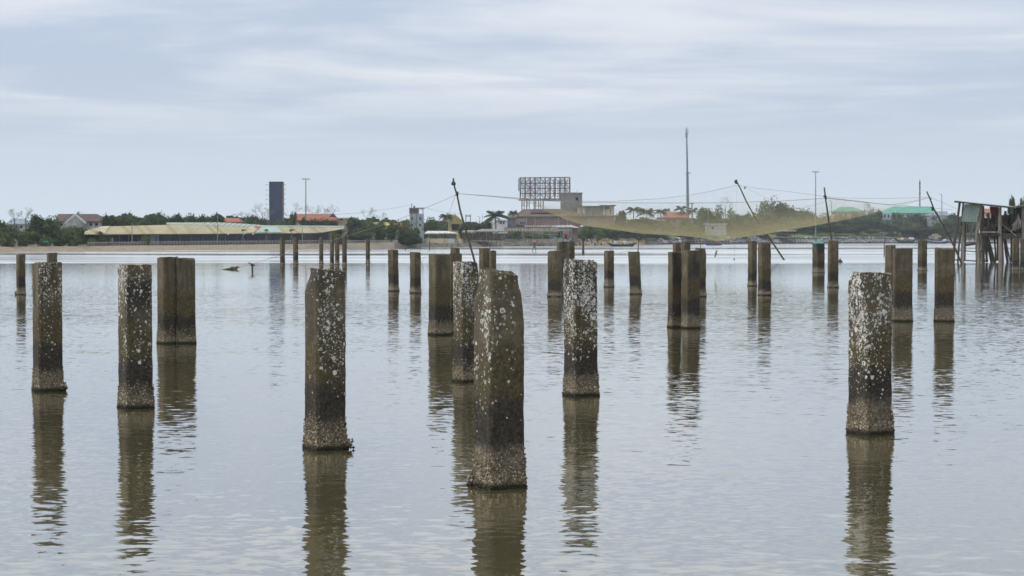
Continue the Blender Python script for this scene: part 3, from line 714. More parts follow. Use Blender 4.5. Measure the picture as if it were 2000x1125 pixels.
# ------------------------------------------------------------------ vegetation
def unit_crown(name, seed, n=900, lobes=9, leaf=.10, flat=1.0, core=True, spread=.62):
    """leaf clumps through a crown of radius 1 and height 2 (z from 0 to 2)"""
    r = random.Random(seed); b = MB(); L = []
    for i in range(lobes):
        a_ = r.random()*6.28; rr = r.uniform(.1, spread); z = r.uniform(.35, 1.55)
        rr *= math.sin(min(3.1, (z/2)*math.pi))**.5
        L.append((Vector((math.cos(a_)*rr, math.sin(a_)*rr, z)), r.uniform(.28, .50)))
    L.append((Vector((0, 0, 1.0)), .6)); L.append((Vector((r.uniform(-.2, .2), 0, .5)), .55))
    if core:
        for c, q in L:
            st = len(b.v); A, Bn = 7, 5
            for i in range(Bn+1):
                ph = math.pi*i/Bn
                for k in range(A):
                    d = Vector((math.sin(ph)*math.cos(6.283*k/A), math.sin(ph)*math.sin(6.283*k/A), math.cos(ph)))
                    b.v.append(tuple(c+d*q*.72*(1+.4*mnoise.noise((c+d)*3))))
            for i in range(Bn):
                for k in range(A): b.f.append((st+i*A+k, st+i*A+(k+1) % A, st+(i+1)*A+(k+1) % A, st+(i+1)*A+k)); b.m.append(0)
    for i in range(n):
        c, q = r.choice(L); d = Vector((r.gauss(0, 1), r.gauss(0, 1), r.gauss(0, 1))).normalized()
        p = c+d*q*r.uniform(.65, 1.18); p.z = max(0.0, p.z)
        u = Vector((r.gauss(0, 1), r.gauss(0, 1), r.gauss(0, 1))).normalized(); v = u.cross(d+Vector((.01, .02, 0))).normalized(); s_ = leaf*r.uniform(.5, 1.3)
        b.add([p+u*s_, p+v*s_*.6, p-u*s_*.9, p-v*s_*.7], [(0, 1, 2, 3)])
    me = bpy.data.meshes.new(name); me.from_pydata(b.v, [], b.f); me.update(); return me
CROWN = [unit_crown('crown', s_, 1300, 10, .085) for s_ in (1, 2, 3)]+[unit_crown('crown', s_, 800, 13, .085, core=False, spread=.8) for s_ in (4, 5)]
TALL = [unit_crown('crown', s_, 700, 12, .09, spread=.5) for s_ in (6, 7)]
BUSH = [unit_crown('foliage', s_, 900, 8, .10, spread=.75) for s_ in (8, 9)]
_cr = {}
def withmat(me, m):
    k = (me.name, m.name)
    if k not in _cr: c = me.copy(); c.materials.append(m); _cr[k] = c
    return _cr[k]
def ground_z(x, D): return ztop(x)-.3
TG = 'trees on the far shore'
def tree(x, yt, w_, label, off=25, m=L_mid, kind=0, cat='tree', name='broadleaf_tree', yb=None, group=TG, foot=.12):
    D = S(x)+off; mpp = D/FPX; top = P(x, yt, D); zb = ground_z(x, D) if yb is None else P(x, yb, D).z
    root = empty(name, (top.x, D, zb), label, cat, group); H = top.z-zb; rw = w_/2*mpp
    me = (CROWN+TALL)[kind]
    cr = bpy.data.objects.new('crown', withmat(me, m)); COL.objects.link(cr); cr.parent = root
    z0 = H*foot; cr.location = (0, 0, z0); cr.scale = (rw*1.02, max(rw*.9, 1.2), (H-z0)/1.98); cr.rotation_euler = (0, 0, rnd.random()*6)
    r2 = random.Random(int(x)); b = MB(); o0 = Vector((top.x, D, zb-.3))
    mid = o0+Vector((r2.uniform(-.3, .3), 0, H*.55)); tr = max(.12, H*.03)
    b.tube([o0, (o0+mid)/2+Vector((r2.uniform(-.2, .2), 0, 0)), mid], [tr, tr*.75, tr*.5], 6)
    for i in range(4):
        a_ = r2.random()*6.28; b.tube([mid-Vector((0, 0, H*.15*r2.random())), mid+Vector((math.cos(a_)*rw*.55, math.sin(a_)*rw*.4, H*r2.uniform(.1, .32)))], [tr*.4, tr*.1], 4)
    b.build('trunk', M_trunkdark, root); return root
def bush(x, yt, w_, label, off=12, m=L_mid, yb=None, kind=0, group='bushes on the far shore', name='bush', deep=.8):
    D = S(x)+off; mpp = D/FPX; top = P(x, yt, D); zb = ground_z(x, D)-.2 if yb is None else P(x, yb, D).z
    o = bpy.data.objects.new(name, withmat(BUSH[kind], m)); COL.objects.link(o); rw = w_/2*mpp
    o.location = (top.x, D, zb); o.scale = (rw, max(1.5, rw*deep), (top.z-zb)/1.95); o.rotation_euler = (0, 0, rnd.random()*6)
    return tag(o, label, 'bush', group)
def palm(x, yt, w_, label, off=40, yb=None, nf=22, seed=0, droop=1.0, m=L_palm):
    D = S(x)+off; mpp = D/FPX; top = P(x, yt, D); zb = ground_z(x, D) if yb is None else P(x, yb, D).z
    root = empty('palm_tree', (top.x, D, zb), label, 'palm', 'palm trees on the far shore'); L = w_/2*mpp; r2 = random.Random(seed+int(x))
    hub = Vector((top.x, D, top.z-L*.72)); lean = r2.uniform(-.5, .5)
    MB().tube([Vector((top.x+lean, D, zb)), Vector((top.x+lean*.4, D, lerp(zb, hub.z, .6))), hub], [.28, .2, .17], 7).build('trunk', M_bark, root)
    for i in range(nf):
        b = MB(); a_ = 6.283*i/nf+r2.uniform(-.2, .2); up = r2.choice([1.25, .9, .5, .2, -.1])+r2.uniform(-.1, .1)
        dirh = Vector((math.cos(a_), math.sin(a_), 0)); pts = []
        for k in range(9):
            t = k/8; pts.append(hub+dirh*L*t*math.cos(up*.75)*1.05+Vector((0, 0, L*(t*math.sin(up)*.95-t*t*.55*droop))))
        side = dirh.cross(Vector((0, 0, 1))); b.tube(pts, [.05*(1-k/10) for k in range(9)], 4)
        for k in range(22):
            t = .12+.86*k/21; q = pts[int(t*8)].lerp(pts[min(8, int(t*8)+1)], t*8-int(t*8)); ll = L*.34*math.sin(min(3.1, .35+t*2.5))
            for sg in (-1, 1):
                tip = q+side*sg*ll*.75+dirh*ll*.45+Vector((0, 0, -ll*.55)); wv_ = dirh*L*.036
                b.add([q-wv_, q+wv_, tip], [(0, 1, 2)])
        b.build('frond', m, root)
    return root
def bare_tree(x, yt, w_, label, off=30, yb=445):
    D = S(x)+off; mpp = D/FPX; top = P(x, yt, D); z0 = P(x, yb, D).z; root = empty('bare_tree', (top.x, D, z0), label, 'tree', 'leafless trees on the far shore')
    r2 = random.Random(int(x)*3); b = MB(); H = top.z-z0; base = Vector((top.x, D, ground_z(x, D)))
    b.tube([base, Vector((top.x, D, z0+H*.35))], [.22, .13], 5); b.build('trunk', M_twig, root); b = MB()
    def grow(p, d, l, r_, n):
        q = p+d*l; b.tube([p, q], [r_, r_*.6], 4, cap=False)
        if n == 0: return
        for i in range(3):
            dd = (d+Vector((r2.gauss(0, .5), r2.gauss(0, .5), r2.gauss(.15, .3)))).normalized(); grow(q, dd, l*.74, r_*.6, n-1)
    for i in range(4):
        a_ = r2.uniform(0, 6.28); grow(Vector((top.x, D, z0+H*(.05+.12*i))), Vector((math.cos(a_)*w_*mpp/H*1.3, math.sin(a_)*.5, .9)).normalized(), H*.30, .045, 4)
    b.build('branches', M_twig, root)

# continuous far wood behind everything, one mass nobody could count
b = MB(); r2 = random.Random(5)
WT = [(-400, 440), (0, 440), (180, 430), (230, 426), (420, 426), (560, 429), (700, 430), (830, 438), (960, 436), (1100, 436), (1200, 430), (1300, 430), (1400, 428), (1480, 424), (1600, 428), (1700, 424), (1830, 424), (1950, 424), (2400, 424)]
for i in range(17000):
    x = r2.uniform(-420, 2420); D = S(x)+120+r2.uniform(0, 50); yt = interp(WT, x)+mnoise.noise(Vector((x*.045, 1.5, 0)))*7+mnoise.noise(Vector((x*.2, 4, 0)))*3.0
    y = lerp(yt, 462, r2.random()**1.3); p = P(x, y, D)
    u = Vector((r2.gauss(0, 1), r2.gauss(0, 1), r2.gauss(0, 1))).normalized(); v = u.orthogonal(); s_ = D*.0014*r2.uniform(.5, 1.3)
    b.add([p+u*s_, p+v*s_*.8, p-u*s_, p-v*s_*.8], [(0, 1, 2, 3)])
for x in range(-420, 2420, 6):
    D = S(x)+172; yt = interp(WT, x)+mnoise.noise(Vector((x*.045, 1.5, 0)))*7+mnoise.noise(Vector((x*.2, 4, 0)))*3.0+2
    p = P(x, yt, D); q = P(x+6.2, yt, S(x+6)+172); b.add([(p.x, p.y, 0), (q.x, q.y, 0), q, p, (p.x, p.y+9, 0), (q.x, q.y+9, 0), q+Vector((0, 7, -1)), p+Vector((0, 7, -1))], [(0, 1, 2, 3), (3, 2, 6, 7), (7, 6, 5, 4)])
tag(b.build('far_wood', L_dark), 'low dark wood closing the far shore behind houses', 'wood', kind='stuff')

# x, top y, width px, label, offset, material, crown kind
T = [
 (-6, 420, 40, 'hazy tree cut by the left edge of the view', 30, L_mid, 0), (22, 436, 46, 'low grey-green tree in front of the pale grey house at far left', 14, L_mid, 3),
 (52, 446, 40, 'low tree below the pale grey house beside the big dark round tree', 10, L_mid, 1), (75, 418, 54, 'big dark round tree left of the maroon-roofed house', 16, L_dark, 2),
 (106, 417, 34, 'tree overlapping the left end of the maroon roof', 20, L_mid, 3), (148, 436, 34, 'pale green tree in front of the gable of the maroon-roofed house', 14, L_mid, 1),
 (153, 409, 12, 'thin tall tree poking above the maroon roof ridge', 110, L_mid, 5), (170, 448, 50, 'low dark tree at the left tip of the long roof', 26, L_dark, 0),
 (120, 446, 40, 'mid green tree below the left part of the maroon-roofed house', 12, L_mid, 2), (218, 417, 44, 'dark tree right of the maroon-roofed house', 55, L_dark, 0),
 (236, 421, 36, 'dark tree behind the left end of the long roof', 60, L_dark, 1), (257, 413, 22, 'loose feathery tree above the long roof left end', 60, L_mid, 3),
 (290, 421, 44, 'dark green rounded tree above the yellowed roof, left of a tall pair', 60, L_dark, 2), (318, 413, 34, 'twin-topped tree above the yellowed roof', 62, L_dark, 3),
 (340, 416, 38, 'dense tree above the start of the pale green roof', 60, L_dark, 0), (372, 412, 40, 'tallest dense tree above the pale green roof', 62, L_dark, 1),
 (392, 420, 34, 'lower tree joining the tallest dense tree on its right', 58, L_dark, 2), (416, 415, 44, 'broad dome-shaped tree left of the small orange roof', 62, L_dark, 0),
 (458, 413, 18, 'small tree rising behind the small orange roof', 85, L_dark, 1), (498, 421, 44, 'dark domed tree right of the small orange roof', 62, L_dark, 2),
 (544, 424, 34, 'green tree at the foot of the navy tower', 40, L_mid, 1), (572, 409, 16, 'narrow dark tree between the navy tower and lamp mast', 50, L_dark, 5),
 (562, 431, 24, 'small round tree right of the navy tower foot', 45, L_dark, 0), (593, 417, 12, 'narrow dark tree at the lamp mast', 44, L_dark, 6),
 (622, 421, 60, 'dark tree in front of the long orange roof', 42, L_dark, 1), (650, 433, 34, 'low tree under the right end of the orange roof', 40, L_dark, 2),
 (692, 421, 36, 'dark tree at the right end of the long pavilion roof', 26, L_dark, 0), (717, 424, 40, 'mid green tree right of the pavilion, tallest of its clump', 26, L_mid, 1),
 (742, 432, 36, 'olive tree left of the red-orange roof', 22, L_mid, 2), (764, 436, 30, 'tree touching the left end of the red-orange roof', 20, L_mid, 0), (703, 446, 50, 'low dense tree behind the railing right of the pavilion', 14, L_dark, 2),
 (790, 427, 44, 'brownish tree left of the grey block tower', 42, L_olive, 3), (838, 421, 26, 'light green tree right of the grey block tower', 50, L_mid, 3),
 (851, 427, 30, 'pale green tree left of the yellow house', 52, L_mid, 1), (862, 436, 26, 'green tree in front of the yellow house side wall', 45, L_mid, 2),
 (923, 429, 34, 'dark tree right of the yellow house', 42, L_dark, 1), (944, 431, 40, 'dark tree left of the big palm', 42, L_dark, 0), (905, 436, 20, 'small dark tree behind the leaning bamboo pole', 38, L_dark, 2),
 (1212, 408, 26, 'dark tree at the right end of the beige storey', 70, L_dark, 0), (1228, 424, 36, 'olive tree below the first pair of palms', 30, L_olive, 1), (1262, 424, 50, 'dense olive tree beneath the second palm', 30, L_olive, 2),
 (1190, 436, 40, 'yellow-green tree in front of the right end of the pink wall', 14, L_bright, 1), (1300, 430, 50, 'olive tree in front of the faded red roof', 30, L_olive, 0), (1338, 428, 40, 'olive tree at the foot of the telecom mast', 26, L_olive, 2),
 (1378, 402, 40, 'rounded light green tree right of the telecom mast', 45, L_mid, 0), (1401, 396, 20, 'wispy tree right of the rounded light green tree', 55, L_olive, 3), (1426, 398, 18, 'spindly tree with an orange top seen through the net', 50, L_olive, 4),
 (1400, 420, 60, 'broad olive tree seen through the middle of the net', 30, L_olive, 1), (1445, 418, 50, 'olive tree behind the net left of the slanting pole', 32, L_olive, 2), (1462, 408, 24, 'lighter olive tree above the net beside the slanting pole', 50, L_mid, 1),
 (1489, 387, 36, 'umbrella-shaped tree, left one of the tallest group', 60, L_olive, 3), (1508, 383, 32, 'gappy tree with the highest crown of the group', 62, L_dark, 4), (1535, 391, 46, 'dense rounded tree in the tallest group', 58, L_mid, 0),
 (1566, 401, 42, 'dense tree sloping down at the right of the tallest group', 56, L_mid, 1), (1500, 416, 60, 'dark lower tree beneath the tallest group', 40, L_olive, 2), (1550, 420, 60, 'dark tree seen through the net left of the tall lamp mast', 40, L_mid, 0),
 (1585, 424, 30, 'low tree left of the tall lamp mast foot', 40, L_olive, 2), (1612, 413, 30, 'greyish tree between lamp mast and upright net pole', 50, L_olive, 3), (1640, 412, 40, 'brown-green tree before the smaller green roof, left one', 40, L_olive, 1),
 (1672, 413, 36, 'brown-green tree before the smaller green roof, right one', 40, L_olive, 2), (1698, 400, 26, 'top-knotted tree between the two green roofs', 45, L_olive, 4), (1712, 406, 24, 'olive tree touching the left end of the larger green roof', 40, L_olive, 0),
 (1600, 437, 60, 'dark mass of a tree behind the grass left of the upright pole', 22, L_dark, 1), (1640, 437, 50, 'dark tree behind the grass right of the upright pole', 24, L_dark, 0), (1675, 428, 50, 'dark green tree under the right wing of the net', 24, L_dark, 2), (1703, 418, 44, 'dark rounded tree left of the pale blue wall', 26, L_dark, 1),
 (1752, 412, 22, 'narrow tree in front of the pale blue house', 28, L_mid, 5), (1738, 436, 40, 'mid green tree below the pale blue wall', 18, L_mid, 0), (1775, 430, 44, 'broad green tree below the larger green roof', 20, L_mid, 2),
 (1805, 417, 54, 'dark spreading tree under the right end of the larger green roof', 22, L_dark, 3), (1800, 440, 80, 'dark overhanging tree above the moored boats', 8, L_dark, 1), (1840, 428, 40, 'mid green tree behind the slanting right pole', 20, L_mid, 0),
 (1858, 416, 34, 'dark tree left of the stilt hut', 30, L_dark, 2), (1836, 411, 26, 'small dark tree at the foot of the right street lamp', 40, L_dark, 1), (1880, 420, 50, 'dark green tree behind the stilt hut left posts', 26, L_dark, 0),
 (1915, 425, 50, 'dark tree behind the middle of the stilt hut', 26, L_dark, 2), (1960, 425, 60, 'dark tree behind the right part of the stilt hut', 26, L_dark, 1), (2010, 425, 60, 'dark tree cut by the right edge of the view', 26, L_dark, 0), (1765, 416, 36, 'mid green tree hiding the middle of the pale blue wall', 26, L_mid, 1), (1790, 414, 40, 'dark tree hiding the right half of the pale blue wall', 24, L_dark, 0), (1822, 416, 44, 'olive tree in front of the grey-white house', 20, L_olive, 2), (1848, 420, 40, 'mid green tree right of the grey-white house', 14, L_mid, 1),
 (1722, 430, 34, 'green tree under the left corner of the pale blue wall', 22, L_mid, 0), (1655, 444, 50, 'low dark tree at the back edge of the grass', 18, L_dark, 2), (1618, 428, 40, 'dark tree half behind the upright net pole', 26, L_dark, 1), (1350, 440, 50, 'low olive tree seen through the net under the telecom mast', 16, L_olive, 0),
 (1425, 438, 56, 'low olive tree seen through the deepest part of the net', 16, L_olive, 1), (1478, 436, 50, 'low olive tree seen through the net beside the slanting pole', 16, L_olive, 0), (1250, 440, 60, 'low olive tree seen through the net below the palms', 12, L_olive, 2), (1180, 440, 50, 'leafy tree in front of the pink wall right end', 14, L_mid, 0),
 (135, 440, 44, 'leafy tree hiding the foot of the maroon-roofed house', 13, L_mid, 0), (192, 452, 30, 'small tree under the left tip of the long roof', 18, L_dark, 2), (1148, 440, 36, 'leafy tree right of the pink canopy', 12, L_mid, 2), (905, 432, 26, 'tree between the yellow house and the bamboo pole', 36, L_dark, 0),
 (1700, 446, 36, 'green tree at the back of the grass', 14, L_mid, 2), (2060, 430, 60, 'tree beyond the right edge of the view', 26, L_dark, 2), (-50, 428, 60, 'hazy tree beyond the left edge of the view', 26, L_mid, 2)]
for (x, yt, w_, lab, off, m, k) in T: tree(x, yt-(3.5 if 240 < x < 520 else 1.5), w_*1.35, lab, off, m, k, yb=457.5 if 1555 < x < 1765 and off < 30 else None)
for (x, yt, w_, lab, m) in [(1977, 374, 15, 'tall narrow conifer behind the stilt hut roof', L_dark), (1999, 378, 16, 'tall conifer cut by the right edge of the view', L_dark), (1989, 393, 12, 'smaller conifer between the two tall ones', L_dark)]:
    o = tree(x, yt, w_, lab, -450, m, 5, name='conifer_tree')
B = [
 (10, 452, 50, 'low hazy bush at the left edge of the view', 8, L_mid), (45, 458, 40, 'low bush behind the bank at far left', 8, L_mid), (88, 456, 40, 'grey-green bush beside the tiny teal awning', 9, L_mid), (120, 450, 44, 'broad green bush under the maroon-roofed house', 9, L_mid),
 (146, 446, 40, 'light green bush at the left tip of the long roof', 8, L_mid), (178, 462, 44, 'low green bush under the left end of the long roof', 10, L_bright), (205, 465, 30, 'flat green bush beside the red figure', 9, L_mid), (284, 455, 16, 'ornamental bush in front of the pavilion beside the pale gate', 8, L_olive),
 (786, 444, 44, 'big dark mangrove bush, left half', 5, L_dark), (810, 440, 46, 'big dark mangrove bush, right half', 5, L_dark), (800, 452, 70, 'dark mangrove skirt hanging over the muddy bank', 3, L_dark), (845, 454, 30, 'green bush behind the cream wall', 14, L_mid), (870, 455, 22, 'small green bush beside the grey gate', 14, L_mid),
 (655, 448, 44, 'green bush under the right tip of the pavilion roof', 8, L_mid), (1002, 453, 60, 'leafy hedge behind the white pergola, left part', 22, L_mid), (1045, 452, 70, 'leafy hedge behind the white pergola, middle part', 22, L_mid), (1095, 450, 50, 'hedge at the right end of the white pergola', 22, L_mid),
 (1010, 443, 30, 'climbing plant over the yellow wall', 26, L_bright), (1070, 443, 40, 'climbing plant under the balustrade', 26, L_bright), (1138, 442, 44, 'bright green bush right of the pink canopy', 10, L_bright), (1165, 446, 50, 'bright green bush under the lower edge of the net', 10, L_bright), (1200, 449, 60, 'dark green hedge behind the sampan, left part', 10, L_dark),
 (1245, 452, 60, 'dark green hedge behind the sampan, right part', 10, L_dark), (1290, 454, 60, 'dark green hedge at the start of the rocks', 12, L_dark), (1335, 456, 60, 'low hedge above the rocks below the net', 12, L_dark), (1385, 456, 60, 'low bush above the rocks under the net bottom', 14, L_mid), (1440, 455, 60, 'low bush above the rocks right of the net bottom', 14, L_mid), (1492, 456, 40, 'bush hanging over the rocks under the slanting pole', 9, L_mid), (1475, 452, 60, 'low dark bush behind the rocks near the slanting pole', 16, L_dark),
 (1530, 453, 60, 'low bush behind the white-roofed shelter', 18, L_dark), (1572, 455, 40, 'low olive bush at the left end of the grass', 30, L_mid), (1633, 456, 14, 'small tuft bush on the grass', 16, L_mid), (1740, 452, 40, 'bush at the right end of the grass', 16, L_mid), (1772, 456, 40, 'dark bush behind the green boat', 6, L_dark), (1800, 458, 40, 'brownish bush between the two blue boats', 6, L_olive), (1835, 456, 40, 'bush behind the right blue boat', 8, L_mid), (1866, 452, 30, 'dark bush at the stilt hut left leg', 10, L_dark), (1900, 455, 50, 'low bush seen under the stilt hut roof', 12, L_dark), (1950, 456, 60, 'low bush seen behind the stilt hut', 12, L_dark), (2000, 456, 60, 'low bush at the right edge behind the stilt hut', 12, L_dark)]
for i, (x, yt, w_, lab, off, m) in enumerate(B): bush(x, yt, w_, lab, off, m, kind=i % 2)
for (x, yt, w_, lab, off) in [(967, 402, 54, 'big palm with wide drooping fronds left of the billboard frame', 30), (1003, 407, 22, 'small palm at the left end of the pink building', 70), (871, 411, 30, 'bushy palm behind the yellow house', 90),
    (1238, 396, 36, 'left one of two tall palms right of the beige storey', 60), (1263, 400, 40, 'right one of two tall palms right of the beige storey', 60), (1290, 403, 28, 'palm left of the faded red roof', 70), (1303, 404, 18, 'small distant palm above the faded red roof', 110), (1330, 397, 30, 'palm just left of the telecom mast', 65), (1353, 401, 28, 'palm just right of the telecom mast', 65)]:
    palm(x, yt, w_, lab, off)
for (x, yt, w_, lab, off, yb) in [(28, 411, 16, 'pale leafless tree at far left', 40, 434), (50, 409, 22, 'pale leafless tree above the pale grey house', 40, 434), (513, 401, 30, 'leafless tree left of the navy tower', 60, 434), (523, 410, 22, 'small leafless tree touching the navy tower', 60, 436), (568, 397, 30, 'leafless tree right of the navy tower', 70, 430), (612, 401, 26, 'leafless tree right of the slim lamp mast', 70, 428),
    (629, 405, 20, 'faint leafless tree above the orange roof', 90, 428), (649, 403, 24, 'leafless tree at the right end of the orange roof', 80, 430), (716, 407, 26, 'leafless tree above the clump right of the pavilion', 60, 434), (744, 418, 14, 'thin leafless tree left of the red-orange roof', 60, 440), (480, 414, 20, 'leafless bush-like tree left of the domed tree', 70, 434), (1417, 388, 10, 'thin leafless tree above the net', 80, 412), (1688, 396, 12, 'leafless twigs beside the top-knotted tree', 60, 412)]:
    bare_tree(x, yt, w_, lab, off, yb)

# ------------------------------------------------------------------ buildings
def wallbox(b, x0, x1, yt, yb, D, depth, m=0):
    a = P(x0, yt, D); c = P(x1, yb, D)
    return b.box(((a.x+c.x)/2, D+depth/2, (a.z+c.z)/2), (abs(c.x-a.x), depth, abs(a.z-c.z)), m=m)
def bld(name, x, D, label, cat='building', yb=470): 
    p = P(x, yb, D); return empty(name, (p.x, D, p.z), label, cat)
def part(root, name, m, x0, x1, yt, yb, D, depth, label=None):
    o = wallbox(MB(), x0, x1, yt, yb, D, depth).build(name, m, root)
    if label: o['label'] = label
    return o
def hip(root, m, x0, x1, ye, xr0, xr1, yr, D, depth, over=.4, name='roof', th=.25):
    """hipped or gabled roof from the eave line to the ridge"""
    a = P(x0, ye, D-over); c = P(x1, ye, D-over); r0 = P(xr0, yr, D+depth/2); r1 = P(xr1, yr, D+depth/2)
    a2 = Vector((a.x, D+depth+over, a.z)); c2 = Vector((c.x, D+depth+over, c.z)); dn = Vector((0, 0, -th))
    b = MB(); b.add([a, c, c2, a2, r0, r1, a+dn, c+dn, c2+dn, a2+dn], [(0, 1, 5, 4), (1, 2, 5), (2, 3, 4, 5), (3, 0, 4), (6, 7, 1, 0), (7, 8, 2, 1), (8, 9, 3, 2), (9, 6, 0, 3), (9, 8, 7, 6)])
    return b.build(name, m, root)
def win(root, x0, x1, yt, yb, D, m=None, sub=False, name='window'):
    f = part(root, name, m or M_black, x0, x1, yt, yb, D-.06, .1)
    return f
# house with maroon roof
D = 400; h = bld('house', 150, D, 'pale house with long maroon hipped roof at far left')
part(h, 'wall', M_offwhite, 109, 198, 432, 470, D, 9); hip(h, M_maroon, 107, 202, 432, 114, 189, 417.8, D, 9)
b = MB(); g = [P(128, 437, D-1.5), P(166, 437, D-1.5), P(147, 419.5, D-1.5)]; b.poly([P(131, 470, D-1.4), P(163, 470, D-1.4), P(163, 434, D-1.4), P(147, 421, D-1.4), P(131, 434, D-1.4)], 2.5); b.build('gable', M_offwhite, h)
b = MB(); b.bar(P(147, 418.8, D-2), P(127, 436, D-2), .5, .3); b.bar(P(147, 418.8, D-2), P(168, 436, D-2), .5, .3); b.build('bargeboard', M_white, h)
for x in (117, 175, 186): win(h, x, x+5, 436, 441, D)
# pale grey house at the far left
D = 420; h = bld('house', 36, D, 'hazy grey house with a hipped roof between trees at far left')
part(h, 'wall', M_offwhite, 14, 50, 437, 470, D, 8); hip(h, M_blueroof, 12, 52, 437, 22, 42, 427, D, 8); 
for x in (20, 30, 40): win(h, x, x+3.5, 441, 446, D)
D = 430; h = bld('house', 205, D, 'small white house with blue roof edge right of the maroon roof')
part(h, 'wall', M_white, 199, 208, 424, 438, D, 6); hip(h, M_blueroof, 195, 210, 425, 199, 206, 421.5, D, 6)
D = 315; b = MB(); b.poly([P(84, 473, D), P(95, 473, D), P(94, 471, D+1.4), P(86, 471, D+1.4)], Vector((0, 0, .05))); h = bld('awning', 90, D, 'tiny teal awning behind the bank at far left', 'awning'); b.build('canopy', M_teal, h)
b = MB(); [b.tube([P(x, 473, D), P(x, 480, D)], .04, 4) for x in (85, 94)]; b.build('leg', M_steeldk, h)

# long pavilion, running along the receding bank
OFF = 18
pv = bld('pavilion', 400, S(400)+OFF, 'long open pavilion with yellowed sheet roof and dark glazing behind the bank')
def Q(x, y, off): return P(x, y, S(x)+OFF+off)
def surf(front, back, name, m, x0, x1, df, db, step=8, th=.12):
    b = MB(); X = [lerp(x0, x1, i/int((x1-x0)/step+1)) for i in range(int((x1-x0)/step)+2)]
    for x in X:
        p, q = Q(x, interp(front, x), df), Q(x, interp(back, x), db)
        for v in (p, q, q-Vector((0, 0, th)), p-Vector((0, 0, th))): b.v.append(tuple(v))
    for i in range(len(X)-1):
        for k in range(4): b.f.append((i*4+k, (i+1)*4+k, (i+1)*4+(k+1) % 4, i*4+(k+1) % 4)); b.m.append(0)
    return b.build(name, m, pv)
def longwall(name, m, x0, x1, y0, y1, off, th=.25, step=12, yadj=0):
    b = MB(); n = max(1, int((x1-x0)/step)); X = [lerp(x0, x1, i/n) for i in range(n+1)]
    for x in X:
        for o_ in (off, off+th):
            p, q = Q(x, y0, o_), Q(x, y1, o_); q.z = min(q.z, .9); b.v += [tuple(p), tuple(q)]
    for i in range(n):
        a_, c_ = i*4, (i+1)*4; b.f += [(a_, a_+1, c_+1, c_), (a_+2, c_+2, c_+3, a_+3), (a_, c_, c_+2, a_+2)]; b.m += [0]*3
    return b.build(name, m, pv)
EAVE = [(153, 457), (200, 457), (420, 456), (620, 454.5), (640, 452), (672, 446)]; RID = [(153, 455.8), (178, 447.5), (200, 442.3), (330, 439), (430, 441), (500, 444), (570, 443.5), (672, 444.5)]
surf(EAVE, RID, 'roof', M_roofyel, 153, 672, -1, 9)
def paralg(x0, x1, x0t, x1t, m, name, lift=.09):
    b = MB(); q = [Q(x0, interp(EAVE, x0)-.2, -1), Q(x1, interp(EAVE, x1)-.2, -1), Q(x1t, interp(RID, x1t)+.5, 8.8), Q(x0t, interp(RID, x0t)+.5, 8.8)]
    b.poly([v+Vector((0, -.05, lift)) for v in q], Vector((0, 0, .04))); return b.build(name, m, pv)
paralg(499, 551, 512, 542, M_roofcyan, 'roof_panel')['label'] = 'pale cyan roof panel'
paralg(188, 205, 196, 214, M_cream, 'roof_panel')['label'] = 'cream roof panel at the left end'
paralg(483, 496, 488, 505, M_cream, 'roof_panel')['label'] = 'cream roof panel beside the cyan one'
UPB = [(325, 438), (430, 440.3), (500, 443.3), (570, 442.3), (672, 443.5)]
surf(UPB, [(325, 434.5), (430, 434.3), (480, 437), (520, 440), (600, 440.5), (672, 441)], 'upper_roof', M_roofgreen, 325, 672, 9.2, 14)
surf([(325, 440), (430, 442.5), (500, 445), (570, 445), (672, 446)], UPB, 'clerestory', M_black, 325, 672, 9.3, 9.5)
longwall('glazing', M_glassdk, 312, 606, 455, 476, 5); longwall('back_wall', M_glassdk, 606, 655, 454, 475, 8); longwall('back_wall', M_glassdk, 195, 312, 455.5, 478, 9)
longwall('gate_panel', M_offwhite, 292, 311, 459, 475, 4)
for x in list(range(215, 310, 18))+list(range(330, 610, 22)):
    p, q = Q(x, 456, .2), Q(x, 474, .2); q.z = .8; MB().tube([p, q], .10, 6).build('post', M_steeldk, pv)
for x in (447, 477, 495.5):
    c = Q(x, 457, -.4); r_ = empty('globe_lamp', c, {447: 'white globe hanging under the pavilion eave, left one', 477: 'white globe hanging under the pavilion eave, middle one', 495.5: 'white globe hanging under the pavilion eave, nearest the cyan panel'}[x], 'lamp', 'white globes under the pavilion eave')
    b = MB(); b.lathe(c+Vector((0, -1.0, -.24)), [(.05, 0), (.19, .07), (.24, .24), (.19, .41), (.05, .48)], 10); b.build('globe', M_white, r_)
    MB().tube([c+Vector((0, -1.0, .22)), c+Vector((0, 0, .32))], .03, 4).build('bracket', M_steeldk, r_)
b = MB(); c = Q(503, 443.7, 1.6); b.box(c, (1.1, .5, .38), rz=.3); tag(b.build('red_cloth', M_orangec, None, org=c), 'red cloth lying on the yellowed roof beside the cyan panel', 'cloth')
